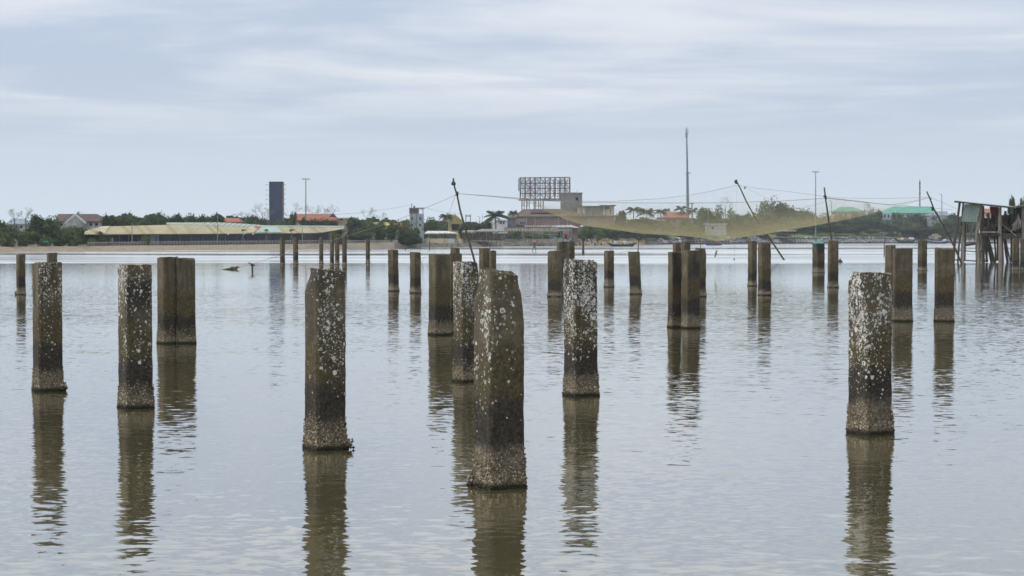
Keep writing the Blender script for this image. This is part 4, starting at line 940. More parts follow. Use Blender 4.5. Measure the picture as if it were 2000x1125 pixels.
def person(x, yt, yb, D, label, shirt, legs, spread=.16, bend=0.0):
    z0 = P(x, yb, D).z; H = P(x, yt, D).z-z0; X = P(x, yb, D).x; root = empty('person', (X, D, z0), label, 'person')
    me = bpy.data.meshes.new('body'); s_ = H/1.7
    V = [(0, 0, .92), (0, -bend*.3, 1.18), (0, -bend*.6, 1.40), (0, -bend*.75, 1.50), (0, -bend*.8, 1.62), (.10, 0, .88), (.11+spread*.6, .02, .48), (.10+spread, .05, .04), (.10+spread, -.10, .02), (-.10, 0, .88), (-.11-spread*.6, -.02, .48), (-.10-spread, 0, .04), (-.10-spread, -.14, .02),
         (.19, -bend*.55, 1.36), (.27, -bend*.6-.04, 1.10), (.30, -bend*.6-.12, .88), (-.19, -bend*.55, 1.36), (-.27, -bend*.6-.06, 1.10), (-.26, -bend*.6-.2, .92)]
    E = [(0, 1), (1, 2), (2, 3), (3, 4), (0, 5), (5, 6), (6, 7), (7, 8), (0, 9), (9, 10), (10, 11), (11, 12), (2, 13), (13, 14), (14, 15), (2, 16), (16, 17), (17, 18)]
    Rr = [.13, .12, .13, .05, .095, .09, .065, .045, .035, .09, .065, .045, .035, .06, .045, .03, .06, .045, .03]
    me.from_pydata([Vector(v)*s_ for v in V], E, []); o = bpy.data.objects.new('body', me); COL.objects.link(o); o.parent = root
    sk = o.modifiers.new('skin', 'SKIN')
    for v, r_ in zip(me.skin_vertices[0].data, Rr): v.radius = (r_*s_, r_*s_)
    me.skin_vertices[0].data[0].use_root = True
    o.modifiers.new('sub', 'SUBSURF').levels = 1; o.modifiers['sub'].render_levels = 1
    me.materials.append(legs)
    b = MB(); c0 = Vector((X, D, z0)); b.tube([c0+Vector((0, -bend*.1, .95))*s_, c0+Vector((0, -bend*.3, 1.18))*s_, c0+Vector((0, -bend*.55, 1.40))*s_], [.165*s_, .165*s_, .15*s_], 10); b.build('shirt', shirt, root)
    b = MB(); b.lathe(c0+Vector((0, -bend*.8, 1.60))*s_, [(.23*s_, 0), (.14*s_, .07*s_), (.03*s_, .15*s_)], 12); b.build('hat', M_orangec if shirt is not M_orangec else M_cream, root)
    return root
DP = DW(493); person(1043.5, 470.5, 493, DP, 'person wading in shallow water with an orange hat, dull shirt and dark trousers', M_shack, M_steeldk, .14, .25)
D = 340; c = P(219.5, 474, D); b = MB(); b.lathe(c, [(.24, 0), (.16, .25), (.2, .5), (.10, .62), (.13, .72), (.10, .86), (.02, .92)], 10); tag(b.build('red_figurine', M_redroof, None, org=c), 'red figurine-like lantern standing behind the railing at the pavilion left end', 'figurine')
# railing along the bank
rl = empty('railing', P(560, 478, 335), 'low grey railing running along the top of the concrete bank', 'railing')
RX = list(range(172, 764, 6)); RY = [(172, 474.5), (350, 472.5), (600, 470.5), (764, 470)]
def rp(x, dy=0): d = S(x)+7.5; p = P(x, interp(RY, x)+dy, d); return p
for dy, w_ in ((0, .10), (3.0, .08)): MB().tube([rp(x, dy) for x in RX], w_, 4).build('rail', M_greyblk2, rl)
pm = None
for x in RX:
    a = rp(x, -.6); p0 = rp(x, 6.5)
    if pm is None:
        pm = MB().box(Vector((0, 0, -.25)), (.2, .2, .75)); 
        me = bpy.data.meshes.new('post'); me.from_pydata(pm.v, [], pm.f); me.materials.append(M_greyblk2)
    o = bpy.data.objects.new('post', me); COL.objects.link(o); o.parent = rl; o.location = a-ORG[rl.name]
# ornamental steel trees with three legs in front of the pavilion
for x, lab in ((475, 'steel tripod flower stand in front of the pavilion, left one'), (520, 'steel tripod flower stand in front of the cyan panel'), (569, 'steel tripod flower stand in front of the pavilion, right one')):
    D = S(x)+12; r_ = empty('tripod_stand', P(x, 473, D), lab, 'stand', 'tripod flower stands')
    b = MB(); top = P(x, 450, D); mid = P(x, 460, D); b.tube([mid, top], .07, 5); b.build('stem', M_steeldk, r_)
    for dx in (-4, 0, 4): MB().tube([mid, P(x+dx, 473.5, D+(.4 if dx == 0 else 0))], .06, 5).build('leg', M_steeldk, r_)
    b = MB(); r2 = random.Random(x)
    for i in range(26): rock(b, top+Vector((r2.gauss(0, .24), r2.gauss(0, .15), r2.gauss(.05, .10))), .10, r2)
    b.build('blossom', L_olive, r_)
def lamp_post(x, yt, yb, D, label, r=.06, arm=True, m=None, name='street_lamp', lean=0):
    r_ = empty(name, P(x, yb, D), label, 'street lamp', 'street lamps on the far shore'); t = P(x, yt, D)
    MB().tube([P(x, yb+2, D), P(x, yt, D)], [r*1.3, r*.8], 6).build('pole', m or M_steel, r_)
    if arm:
        k = D/FPX
        MB().tube([t, t+Vector((-1.2*k, 0, .8*k)), t+Vector((-3.2*k, 0, 1.0*k))], r*.6, 5).build('arm', m or M_steel, r_)
        MB().box(t+Vector((-4.0*k, 0, .9*k)), (1.8*k, .3, .14)).build('lamp_head', M_steeldk, r_)
    return r_
lamp_post(258, 435, 475, 342, 'grey lamp pole in front of the left part of the pavilion', .08, arm=False)
lamp_post(425, 420, 473, 370, 'thin lamp pole in front of the middle of the pavilion', .07, arm=False)
lamp_post(590.5, 443, 473, 400, 'lamp pole in front of the right part of the pavilion', .08, arm=False)
lamp_post(109, 420, 474, 330, 'hazy pole before the left end of the maroon-roofed house', .06, arm=False)
lamp_post(207, 413.5, 450, 420, 'thin pole right of the maroon-roofed house', .08, arm=False)
lamp_post(554, 400, 440, 420, 'thin pole hugging the right edge of the navy tower', .07, arm=False)
# small house roofs behind
D = 425; h = bld('house', 452, D, 'small house with bright orange roof above the pale green roof'); part(h, 'wall', M_cream, 438, 469, 433, 465, D, 6); hip(h, M_orange, 436, 470, 433, 440, 467, 425.8, D, 6); win(h, 445, 449, 435, 439, D)
D = 445; h = bld('long_house', 612, D, 'long house with orange tiled roof right of the lamp mast'); part(h, 'wall', M_cream, 578, 652, 429, 465, D, 8); hip(h, M_orange, 574, 657, 430, 577, 651, 417.5, D, 8); [win(h, x, x+4, 432, 437, D) for x in (585, 600, 615, 630)]
b = MB(); b.poly([P(643, 424, D-2), P(657, 424, D-2), P(650, 416, D-2)], 1.2); b.build('gable', M_maroon, h)
D = 450; h = bld('low_building', 668, D, 'low pale building with flat yellow-edged roof at the right end of the orange roof'); part(h, 'wall', M_beige, 654, 686, 424.5, 465, D, 8); part(h, 'parapet', M_yellow, 652, 688, 432, 433.5, D-.1, .3); hip(h, M_white, 652, 688, 425, 656, 684, 423.5, D, 8); win(h, 664, 669, 427, 430, D)
# navy advertising tower
D = 440; h = bld('display_tower', 538, D, 'tall navy blue slab tower with tiny lamps on brackets at both sides', 'tower'); part(h, 'screen', M_navy, 526.8, 550.4, 355.8, 466, D, 3); 
b = MB(); wallbox(b, 525.4, 526.8, 354.5, 466, D-.1, 3.2); wallbox(b, 550.4, 551.7, 354.5, 466, D-.1, 3.2); wallbox(b, 526.8, 550.4, 354.5, 355.8, D-.1, 3.2); b.build('frame', M_shack, h)
for sx, xa in ((1, 551.7), (-1, 525.4)):
    for y in ((360.5, 370, 379, 388.5, 399) if sx > 0 else (361, 371.5, 380.5, 389.5, 399)):
        a = P(xa, y, D+.5); q = P(xa+sx*5.0, y, D+.5); bk = MB().tube([a, q], .018, 4).build('bracket', M_steel, h); MB().box(q, (.22, .25, .16)).build('lamp', M_steeldk, bk)
# high mast lamps
def highmast(x, yt, yb, D, label, wpx, m):
    h = empty('high_mast_lamp', P(x, yb, D), label, 'light mast', 'tall floodlight masts'); k = D/FPX; MB().tube([P(x, 466, D), P(x, yt+2, D)], [1.5*k, .8*k], 8).build('mast', m, h)
    c = P(x, yt+1, D); b = MB(); b.lathe(c-Vector((0, 0, .6*k)), [(1.2*k, 0), (2.4*k, .5*k), (2.4*k, .9*k), (.6*k, 1.3*k)], 10); b.build('head_ring', M_steeldk, h)
    for i in range(8):
        a_ = 6.28*i/8; v = Vector((math.cos(a_), math.sin(a_), 0)); MB().box(c+v*wpx*k*.42+Vector((0, 0, .3*k)), (2.2*k, 1.6*k, 1.5*k), rz=a_).build('floodlight', M_steeldk, h)
    MB().lathe(c, [(wpx*k*.36, 0), (wpx*k*.36, .25*k)], 12).build('platform', M_steeldk, h)
highmast(597.3, 349, 440, 435, 'slim floodlight mast between the navy tower and the orange roof', 15, M_lampgrn)
highmast(1593, 335, 440, 850, 'tall grey floodlight mast right of the tallest trees', 13, M_steel)
# red-orange roof and block tower
D = 520; h = bld('house', 782, D, 'house with vivid red-orange roof left of the grey block tower'); part(h, 'wall', M_offwhite, 768, 796, 447, 478, D, 7); hip(h, M_orange, 765, 800, 447.5, 769, 790, 436, D, 7); win(h, 775, 779, 452, 457, D)
D = 535; h = bld('yellow_shed', 733, D, 'faint yellow-roofed shed among trees right of the pavilion', 'shed'); part(h, 'wall', M_cream, 722, 760, 439, 466, D, 5); hip(h, M_yellow, 720, 762, 439.5, 724, 758, 434.5, D, 5); win(h, 738, 742, 441, 445, D)
D = 545; h = bld('block_tower', 813, D, 'narrow blue-grey unfinished tower with an open top storey and aerial', 'tower')
part(h, 'wall', M_bluegrey, 800, 826, 417.5, 476, D, 6); part(h, 'roof_slab', M_greyblk2, 798.8, 827, 405.5, 407.5, D-.2, 6.4); part(h, 'upper_wall', M_greyblk, 800.3, 816.5, 407.5, 417.5, D+.4, 5)
for x in (799.2, 816.5, 825.4): part(h, 'pillar', M_greyblk2, x, x+1.6, 407.5, 417.5, D-.05, .5)
for x in (799.2, 825.4): part(h, 'pillar', M_greyblk2, x, x+1.6, 407.5, 417.5, D+5.4, .5)
b = MB(); b.tube([P(803.8, 405.5, D+1), P(803.8, 397.5, D+1)], .09, 5); b.tube([P(802.3, 400, D+1), P(806, 399.5, D+1)], .05, 4); b.build('aerial', M_steeldk, h); b = MB(); c = P(809, 405.5, D+1); b.lathe(c, [(.28, 0), (.28, .4), (.12, .6)], 8); b.build('water_tank', M_steeldk, h)
for x, y in ((803, 424), (819, 424), (803, 437), (819, 437)): win(h, x, x+3.2, y, y+5, D)
b = MB(); b.tube([P(804, 417, D-.3), P(803.5, 466, D-.3)], .1, 5); b.tube([P(813.5, 418, D-.4), P(813, 466, D-.4)], .13, 5); b.build('drainpipe', M_greyblk, h)
# yellow gabled house
D = 585; h = bld('house', 888, D, 'yellow gabled house with porch and dark red side roof'); part(h, 'wall', M_yellow, 875, 902.5, 431, 474, D, 9)
b = MB(); b.poly([P(874, 433, D-.3), P(903, 433, D-.3), P(888.2, 420.5, D-.3)], 9.5); b.build('gable', M_cream, h)
b = MB(); b.bar(P(888.2, 418.8, D-.7), P(872, 433, D-.7), .7, .35); b.bar(P(888.2, 418.8, D-.7), P(904.5, 433, D-.7), .7, .35); b.build('bargeboard', M_yellow, h)
b = MB(); b.poly([P(862, 433, D+2), P(873.5, 433, D+2), P(886, 420, D+6), P(868, 423.5, D+6)], Vector((0, .4, .2))); b.build('side_roof', M_maroon, h); part(h, 'porch_roof', M_yellow, 875, 903, 434, 436.3, D-1.6, 1.4); part(h, 'porch_opening', M_black, 882, 897, 438.5, 450, D-.1, .2)
for x in (877.5, 899): part(h, 'porch_column', M_cream, x, x+1.8, 436.3, 455, D-1.4, .4)
# canopy, cream wall, gate
D = 500; h = bld('open_shelter', 860, D, 'flat white canopy on posts behind the cream wall', 'shelter'); hip(h, M_white, 829, 893, 455, 835, 872, 451, D, 6); part(h, 'back_wall', M_offwhite, 852, 892, 456, 470, D+5.6, .3)
for x in (836, 852, 866, 877, 890): part(h, 'post', M_steel, x, x+1, 455, 472, D+.2, .2)
D = S(860)+4; h = bld('boundary_wall', 855, D, 'cream and stained waterfront wall on a concrete footing', 'wall'); part(h, 'wall', M_cream, 840, 873, 466, 476, D, .5); part(h, 'footing', M_conc, 828, 906, 475.5, 483, D-.6, .5); part(h, 'pillar', M_cream, 833.5, 838.5, 464.5, 477, D-.1, .7); part(h, 'green_door', M_panel, 829, 833.5, 466, 478, D, .3)
part(h, 'gate', M_offwhite, 873.5, 888, 466, 476.5, D+.05, .3); part(h, 'pillar', M_cream, 897, 902.5, 466, 476, D, .6)
# jetty shack
D = S(940)+3; h = bld('jetty_shack', 945, D, 'cluttered brown waterfront shack on piers behind the leaning bamboo pole', 'shack')
part(h, 'wall', M_shack, 903, 962, 453, 470, D+2, 6); part(h, 'floor', M_conc, 900, 984, 469.5, 471.6, D-1, 7); part(h, 'wall', M_shack, 962, 984, 459, 469.5, D+3, 4, 'lower right board wall'); part(h, 'base', M_mudbank, 905, 951, 471.6, 483, D+.3, 3, 'stained concrete base')
hip(h, M_conc, 902, 930, 453.5, 905, 927, 449.5, D+1, 8); hip(h, M_tarp, 925, 986, 451.5, 940, 975, 447.2, D+1, 8)
for i, x in enumerate((906, 912, 917, 924, 931, 937, 943, 950, 957, 965, 973, 980)): MB().tube([P(x, 452, D+.6), P(x+((i*7) % 3-1)*.6, 470, D+.6)], .11, 5).build('post', M_wood if i % 2 else M_wooddk, h)
for x in (953, 958.5, 968, 976): part(h, 'pier', M_conc, x, x+2, 471.6, 482, D, .4)
for x, y in ((909, 458), (921, 459), (934, 457), (947, 460)): part(h, 'opening', M_black, x, x+5, y, y+7, D+1.9, .2)
b = MB(); r2 = random.Random(3)
for i in range(30): rock(b, P(r2.uniform(905, 980), r2.uniform(467.5, 469), D+.8), .22, r2)
b.build('clutter', M_rock, h)
# pergola
D = S(1040)+6; h = bld('pergola', 1040, D, 'long white-framed pergola in front of the leafy hedge', 'pergola')
for y0, dd in ((451.5, 0), (449.8, 4)): MB().bar(P(984, y0, D+dd), P(1117, y0-1.2, D+dd), .28, .22).build('beam', M_steel, h)
for i in range(24): x = 986+i*5.6; MB().bar(P(x, 451.4, D), P(x+.6, 449.3, D+4), .14, .10).build('rafter', M_white, h)
for x in (985, 1003, 1021.5, 1040, 1058.5, 1073, 1095, 1115): part(h, 'post', M_steel, x, x+1.1, 451, 468, D+.05, .25)
D2 = D-2; w2 = bld('retaining_wall', 1040, D2, 'grey stained retaining wall under the pergola', 'wall'); part(w2, 'wall', M_conc, 985, 1098, 466.5, 474, D2, .6)
# white house, tarp
D = 600; h = bld('house', 980, D, 'small white house with two dark windows under the big palm'); part(h, 'wall', M_white, 966, 991, 429.5, 456, D, 6); hip(h, M_offwhite, 965, 992, 430, 969, 988, 427.3, D, 6); [win(h, x, x+2.6, 432.5, 437.5, D) for x in (977.5, 982.5)]; part(h, 'annexe', M_white, 950, 966, 433.5, 456, D+.5, 5)
D = 610; h = bld('shed', 998, D, 'dark lean-to beside the pink building with blue tarpaulin', 'shed'); part(h, 'wall', M_greyblk, 991, 1006, 424, 462, D, 6); hip(h, M_brownroof, 988, 1008, 424.5, 993, 1008, 417.5, D, 6); part(h, 'blue_tarpaulin', M_blue, 995, 1004, 437, 441.5, D-.4, .2)
# pink building with hipped roofs
D = 648; h = bld('pink_building', 1100, D, 'long faded pink building with weathered brown hipped roofs below the billboard frame', yb=466)
part(h, 'wall', M_pink, 1006, 1200, 421.5, 466, D, 14); hip(h, M_brownroof, 1002, 1112, 422.5, 1022, 1098, 408.5, D, 12); hip(h, M_brownroof, 1080, 1150, 422, 1102, 1128, 409.5, D-.3, 12); hip(h, M_maroon, 1036, 1095, 415, 1040, 1092, 408.2, D+1.8, 9)
part(h, 'parapet', M_conc, 1100, 1211, 420.4, 422, D-.6, 14.8); part(h, 'bay', M_greyblk2, 1009, 1027.5, 427, 439.5, D-.5, .6)
for x in (1016, 1019.5, 1023): win(h, x, x+1.8, 433.3, 437.2, D-.5)
for x in (1028, 1045, 1091, 1108, 1150): part(h, 'pilaster', M_offwhite, x, x+.9, 424, 440, D-.15, .2)
D2 = D+2; up = bld('beige_storey', 1165, D2, 'stained beige and grey upper storey on top of the pink building', yb=421)
part(up, 'wall', M_beige, 1177.5, 1199.5, 402.5, 420.4, D2, 9); part(up, 'wall', M_tarp, 1142, 1177.5, 404, 420.4, D2+.4, 8, 'grey sheeted wall'); part(up, 'wall', M_beige, 1128, 1142, 403, 420.4, D2+.2, 8, 'left beige wall'); part(up, 'roof', M_maroon, 1173, 1203.5, 400.4, 402, D2-1, 11); part(up, 'roof', M_conc, 1129, 1177, 402, 403.2, D2-.4, 9, 'grey roof edge'); part(up, 'stain', M_maroon, 1182, 1190, 404.5, 408.5, D2-.05, .1, 'rusty awning'); win(up, 1191.5, 1193.5, 407, 418, D2, M_shack)
D3 = D+3; gb = bld('cement_block', 1116, D3, 'dark bare cement stair block with one small window beside the billboard frame', yb=421)
a, m_, c = P(1094.5, 466, D3+3), P(1117.5, 466, D3), P(1137, 466, D3+2.5); zt = P(1110, 377.5, D3).z
b = MB(); q = [Vector((a.x, a.y, 4)), Vector((m_.x, m_.y, 4)), Vector((m_.x-.4, m_.y+9, 4))]; b.add([(a.x, a.y, 4), (m_.x, m_.y, 4), (m_.x, m_.y, zt), (a.x, a.y, zt), (a.x+.8, a.y+5, 4), (a.x+.8, a.y+5, zt)], [(0, 1, 2, 3), (4, 0, 3, 5)]); b.build('wall', M_greyblk, gb)
b = MB(); b.add([(m_.x, m_.y, 4), (c.x, c.y, 4), (c.x, c.y, zt), (m_.x, m_.y, zt), (c.x-.8, c.y+5, 4), (c.x-.8, c.y+5, zt), (a.x+.8, a.y+5, 4), (a.x+.8, a.y+5, zt)], [(0, 1, 2, 3), (1, 4, 5, 2), (4, 6, 7, 5), (3, 2, 5, 7)]); b.build('wall', M_greyblk2, gb)['label'] = 'lighter right-hand wall'
b = MB(); b.add([(a.x-.2, a.y-.1, zt), (m_.x, m_.y-.25, zt), (c.x+.2, c.y-.1, zt), (c.x-.6, c.y+5, zt), (a.x+.6, a.y+5, zt)]+[(a.x-.2, a.y-.1, zt+.3), (m_.x, m_.y-.25, zt+.3), (c.x+.2, c.y-.1, zt+.3), (c.x-.6, c.y+5, zt+.3), (a.x+.6, a.y+5, zt+.3)], [(5, 6, 7, 8, 9), (0, 1, 6, 5), (1, 2, 7, 6), (2, 3, 8, 7), (3, 4, 9, 8), (4, 0, 5, 9), (4, 3, 2, 1, 0)]); b.build('roof_slab', M_greyblk2, gb)
wa, wb = P(1125, 391.5, D3+1.0), P(1129, 385, D3+1.4); b = MB(); b.box(((wa.x+wb.x)/2, D3+1.0, (wa.z+wb.z)/2), (.7, .5, 1.1), rz=.7); b.build('window', M_black, gb)
b = MB(); b.tube([P(1126.5, 377, D3+2), P(1127, 372.5, D3+2), P(1129.5, 371, D3+2)], .06, 4); b.build('aerial', M_steeldk, gb)
# billboard frame
D = 655; bb = bld('billboard_frame', 1063, D, 'rusty empty billboard lattice on legs above the pink building', 'billboard', yb=410)
r2 = random.Random(12); XV = [1016+i*9.7 for i in range(11)]; YH = [347.5, 358, 368, 378, 388.5]
for k, dd in enumerate((0, 2.2)):
    for x in XV: MB().bar(P(x, 347-r2.random()*1.5, D+dd), P(x, 390.5, D+dd), .30 if k else .38).build('upright', M_rust, bb)
    for y in YH: MB().bar(P(1016, y, D+dd), P(1113, y-1.0 if y < 350 else y, D+dd), .24 if k else .30).build('rail', M_rust, bb)
b = MB()
for x in XV[:-1]:
    for dx in (1.6, 3.2, 4.9, 6.5, 8.1):
        if r2.random() < .85: b.bar(P(x+dx, 347+r2.uniform(-1, 6), D+.1), P(x+dx+r2.uniform(-.4, .4), 389-r2.uniform(0, 6), D+.1), .12)
for y in [352.7, 363, 373, 383]: b.bar(P(1018, y, D+.15), P(1112, y-.4, D+.15), .07)
b.build('lattice_rods', M_rust, bb)
b = MB()
for i, x in enumerate(XV[:-1]):
    for j in range(4):
        if r2.random() < .8: s1 = r2.random() < .5; b.bar(P(x if s1 else x+9.7, YH[j], D+2.2), P(x+9.7 if s1 else x, YH[j+1], D+2.2), .18)
    for j in range(5): b.bar(P(x, YH[j], D), P(x, YH[j], D+2.2), .10)
b.build('bracing', M_rust, bb)
part(bb, 'side_panel', M_bluegrey, 1012, 1016, 348.5, 373, D-.3, .15); part(bb, 'catwalk', M_shack, 1013, 1095, 389.6, 391.8, D-.6, 3.2)
for x in (1019.5, 1024, 1029, 1034, 1043, 1046, 1052, 1056, 1061):
    MB().bar(P(x, 391.5, D+.5+(x % 2)), P(x+r2.uniform(-.5, .5), 411, D+.5+(x % 2)), .34 if x % 2 else .24).build('leg', M_rust, bb)
b = MB()
for x in (1019.5, 1029, 1043, 1052): b.bar(P(x, 393, D+.6), P(x+5, 405, D+.6), .08); b.bar(P(x+5, 393, D+.6), P(x, 405, D+.6), .08)
for y in (396, 402): b.bar(P(1019.5, y, D+.6), P(1034, y, D+.6), .09); b.bar(P(1043, y, D+.6), P(1061, y, D+.6), .09)
b.build('leg_bracing', M_rust, bb)
# balustrade wall and pink canopy
D = S(1060)+16; h = bld('balustrade_wall', 1050, D, 'low yellow wall topped by white balusters in front of the pink building', 'wall'); part(h, 'wall', M_cream, 984, 1090, 444.5, 452, D, .4); part(h, 'coping', M_brownroof, 988, 1120, 443.3, 444.3, D-.2, .8)
for i in range(22): MB().lathe(P(1026+i*4.1, 443.3, D), [(.16, 0), (.24, .22), (.14, .45), (.17, .55)], 6).build('baluster', M_yellow if i % 7 == 5 else M_white, h)
D = S(1110)+10; h = bld('pink_canopy', 1105, D, 'pinkish awning with thin red eave beside the bright green bush', 'canopy'); hip(h, M_offwhite, 1070, 1132, 444.6, 1092, 1116, 439.8, D, 6); part(h, 'fascia', M_maroon, 1070, 1132, 444.8, 446.2, D-.5, .15); part(h, 'wall', M_pink, 1113, 1128, 446.2, 466, D+2, 4); part(h, 'post', M_redroof, 1099, 1102.5, 449, 466, D-1, .4)
D = S(1150)+12; b = MB(); b.poly([P(1133, 442.5, D), P(1152, 444.5, D), P(1150, 441.5, D+3), P(1136, 440.5, D+3)], Vector((0, 0, .15))); h = bld('lean_to', 1142, D, 'small white sheet roof at the left of the bright green bush', 'shed'); b.build('roof', M_white, h); [part(h, 'post', M_steel, x, x+.8, 443, 466, D+.1, .2) for x in (1135, 1149)]
D = S(1090)+3; h = bld('pump_shelter', 1085, D, 'small grey shelter with a teal net heap on the muddy bank', 'shelter'); part(h, 'roof', M_conc, 1063, 1090, 457.2, 458.6, D, 3); [part(h, 'post', M_conc, x, x+1.6, 458.6, 468, D+.2, .3) for x in (1073, 1085)]; part(h, 'wall', M_offwhite, 1075, 1085, 459.5, 467, D+2, .2)
b = MB(); r2 = random.Random(8)
for i in range(60): rock(b, P(1088+r2.gauss(0, 4), 466.5+r2.uniform(-.8, .8), D-.6), .22, r2)
tag(b.build('net_heap', M_teal, None, org=P(1088, 468, D)), 'heap of teal netting on the muddy bank beside the small grey shelter', 'net heap')
# right half buildings
D = 770; h = bld('house', 1320, D, 'house with faded red roof beside the telecom mast'); part(h, 'wall', M_pink, 1297, 1345, 424, 458, D, 9); hip(h, M_redroof, 1294, 1347, 424.5, 1301, 1340, 413.8, D, 9); [win(h, x, x+3, 430, 434, D) for x in (1304, 1316, 1330)]; part(h, 'side_wall', M_white, 1290, 1300, 421, 424, D-1, .3)
D = 740; h = bld('house', 1217, D, 'low white-walled house seen through the net under the palms'); part(h, 'wall', M_offwhite, 1207, 1226, 437, 460, D, 6); hip(h, M_blueroof, 1205, 1228, 437.5, 1209, 1224, 431.5, D, 6); part(h, 'white_band', M_white, 1208, 1225, 440, 442.5, D-.1, .1); win(h, 1214, 1217, 443, 447, D)
D = 760; h = bld('house', 1276, D, 'low house with dull red wall seen through the net, left of the mast'); part(h, 'wall', M_pink, 1278, 1300, 431, 458, D, 6); hip(h, M_brownroof, 1276, 1302, 431.5, 1280, 1298, 427.5, D, 6); win(h, 1286, 1289, 436, 440, D)
D = 740; h = bld('house', 1345, D, 'small orange-walled house at the foot of the telecom mast'); part(h, 'wall', M_orange, 1336, 1353, 434, 458, D, 5); hip(h, M_brownroof, 1334, 1355, 434.5, 1338, 1351, 431.5, D, 5); win(h, 1342, 1345, 440, 444, D)
D = 735; h = bld('shed', 1399, D, 'shed with thin white roof seen through the net'); part(h, 'wall', M_offwhite, 1380, 1418, 438.2, 460, D, 5); part(h, 'roof', M_white, 1377, 1421, 436.8, 438.2, D-.6, 6); win(h, 1390, 1394, 443, 448, D); part(h, 'signboard', M_beige, 1356, 1364, 447, 454, D-1, .2)
D = 960; h = bld('house', 1660, D, 'house with smaller sea green hipped roof left of the larger one'); part(h, 'wall', M_offwhite, 1632, 1688, 412.5, 455, D, 12); hip(h, M_greenroof, 1628, 1692, 413, 1642, 1664, 404, D, 12); [win(h, x, x+4, 417, 421, D) for x in (1638, 1650, 1662, 1674)]
D = 915; h = bld('house', 1772, D, 'wide pale blue house with larger sea green hipped roof'); part(h, 'wall', M_bluewall, 1722, 1826, 415.5, 455, D, 14); hip(h, M_greenroof, 1718, 1830, 416, 1745, 1818, 403.2, D, 14); part(h, 'bay', M_bluewall, 1724, 1742, 416, 429, D-1.5, 1.4)
for x in (1727, 1734, 1762, 1772, 1784, 1796, 1808, 1818): win(h, x, x+2.8, 419, 425, D-1.5 if x < 1740 else D)
D = 900; h = bld('house', 1838, D, 'grey-white house with a stepped roof left of the stilt hut'); part(h, 'wall', M_offwhite, 1812, 1850, 420, 455, D, 8); hip(h, M_blueroof, 1810, 1853, 420.5, 1830, 1850, 412.5, D, 8); win(h, 1820, 1825, 424, 428, D)
D = 700; h = bld('house', 1929, D, 'orange-roofed house glimpsed through the stilt hut'); part(h, 'wall', M_offwhite, 1921, 1944, 415, 455, D, 8); hip(h, M_orange, 1917, 1948, 415.5, 1922, 1940, 407.5, D, 8); win(h, 1926, 1930, 419, 423, D)
# telecom mast
D = 820; k = D/FPX; h = empty('telecom_mast', P(1342, 460, D), 'very tall grey telecom mast with antennas, tallest thing on the shore', 'mast')
MB().tube([P(1344, 462, D), P(1343.2, 400, D), P(1342.5, 338.5, D)], [3.0*k, 2.8*k, 2.4*k], 10).build('lower_mast', M_mast, h)
MB().tube([P(1342.5, 338.5, D), P(1341.6, 290, D), P(1341, 265, D)], [1.9*k, 1.6*k, 1.3*k], 10).build('upper_mast', M_mast, h)
MB().tube([P(1341, 266, D), P(1340.8, 248, D)], [.8*k, .5*k], 8).build('tip', M_mast, h)
MB().bar(P(1339, 338.3, D), P(1349, 338.0, D), 1.4*k, 1.6*k).build('platform', M_steeldk, h)
for i in range(6):
    a_ = 6.28*i/6; c = P(1341.2, 264 if i % 2 else 256, D)+Vector((math.cos(a_)*2.4*k, math.sin(a_)*2.4*k, 0)); MB().box(c, (1.1*k, .6*k, 9*k), rz=a_).build('antenna', M_mast, h)
D = 780; r_ = empty('power_pole', P(1351.5, 455, D), 'power pole with crossbar right of the telecom mast', 'power pole'); MB().tube([P(1351.5, 458, D), P(1351.5, 396, D)], .28, 6).build('pole', M_greyblk2, r_); MB().bar(P(1346.5, 397.8, D), P(1356, 397.6, D), .3).build('crossbar', M_greyblk2, r_); [MB().bar(P(x, 397.6, D), P(x, 395.6, D), .16).build('insulator', M_white, r_) for x in (1347.5, 1351.5, 1355.5)]
D = 640; r_ = empty('utility_frame', P(914, 436, D), 'white H-shaped utility pole frame between the bamboo pole and the big palm', 'power pole'); [MB().tube([P(x, 448, D), P(x, 419, D)], .18, 5).build('pole', M_conc, r_) for x in (910, 918.5)]; [MB().bar(P(908.5, y, D), P(920, y, D), .2).build('crossbar', M_conc, r_) for y in (420.5, 422.5)]
lamp_post(937, 424, 450, 600, 'small curved street lamp left of the big palm', .12); lamp_post(942, 417, 450, 620, 'thin plain pole left of the big palm', .09, arm=False)
lamp_post(1624, 393, 440, 860, 'street lamp right of the upright net pole', .16); lamp_post(1839.5, 380, 440, 860, 'street lamp rising between the right net pole and the stilt hut', .2); lamp_post(1383, 408, 450, 760, 'faint pole seen through the net right of the telecom mast', .14, arm=False)
D = 980; h = empty('lattice_mast', P(1796, 440, D), 'slim lattice radio mast above the larger green roof', 'mast'); b = MB(); k = D/FPX
for dx, dy in ((-1.1, -1.1), (1.1, -1.1), (0, 1.2)): b.bar(P(1796.5+dx, 440, D+dy*k), P(1796.5+dx*.8, 353, D+dy*k), .16)
for i in range(22): y = 353+i*4; b.bar(P(1795.4, y, D), P(1797.6, y+4, D), .10); b.bar(P(1797.6, y, D), P(1795.4, y+4, D), .10)
b.build('lattice', M_rust, h); MB().bar(P(1796.5, 353, D), P(1796.5, 350, D), .12).build('tip', M_steeldk, h)
for y in (358, 366, 378): MB().box(P(1796.5, y, D), (3.0*k, 1*k, 4*k)).build('antenna', M_steeldk, h)
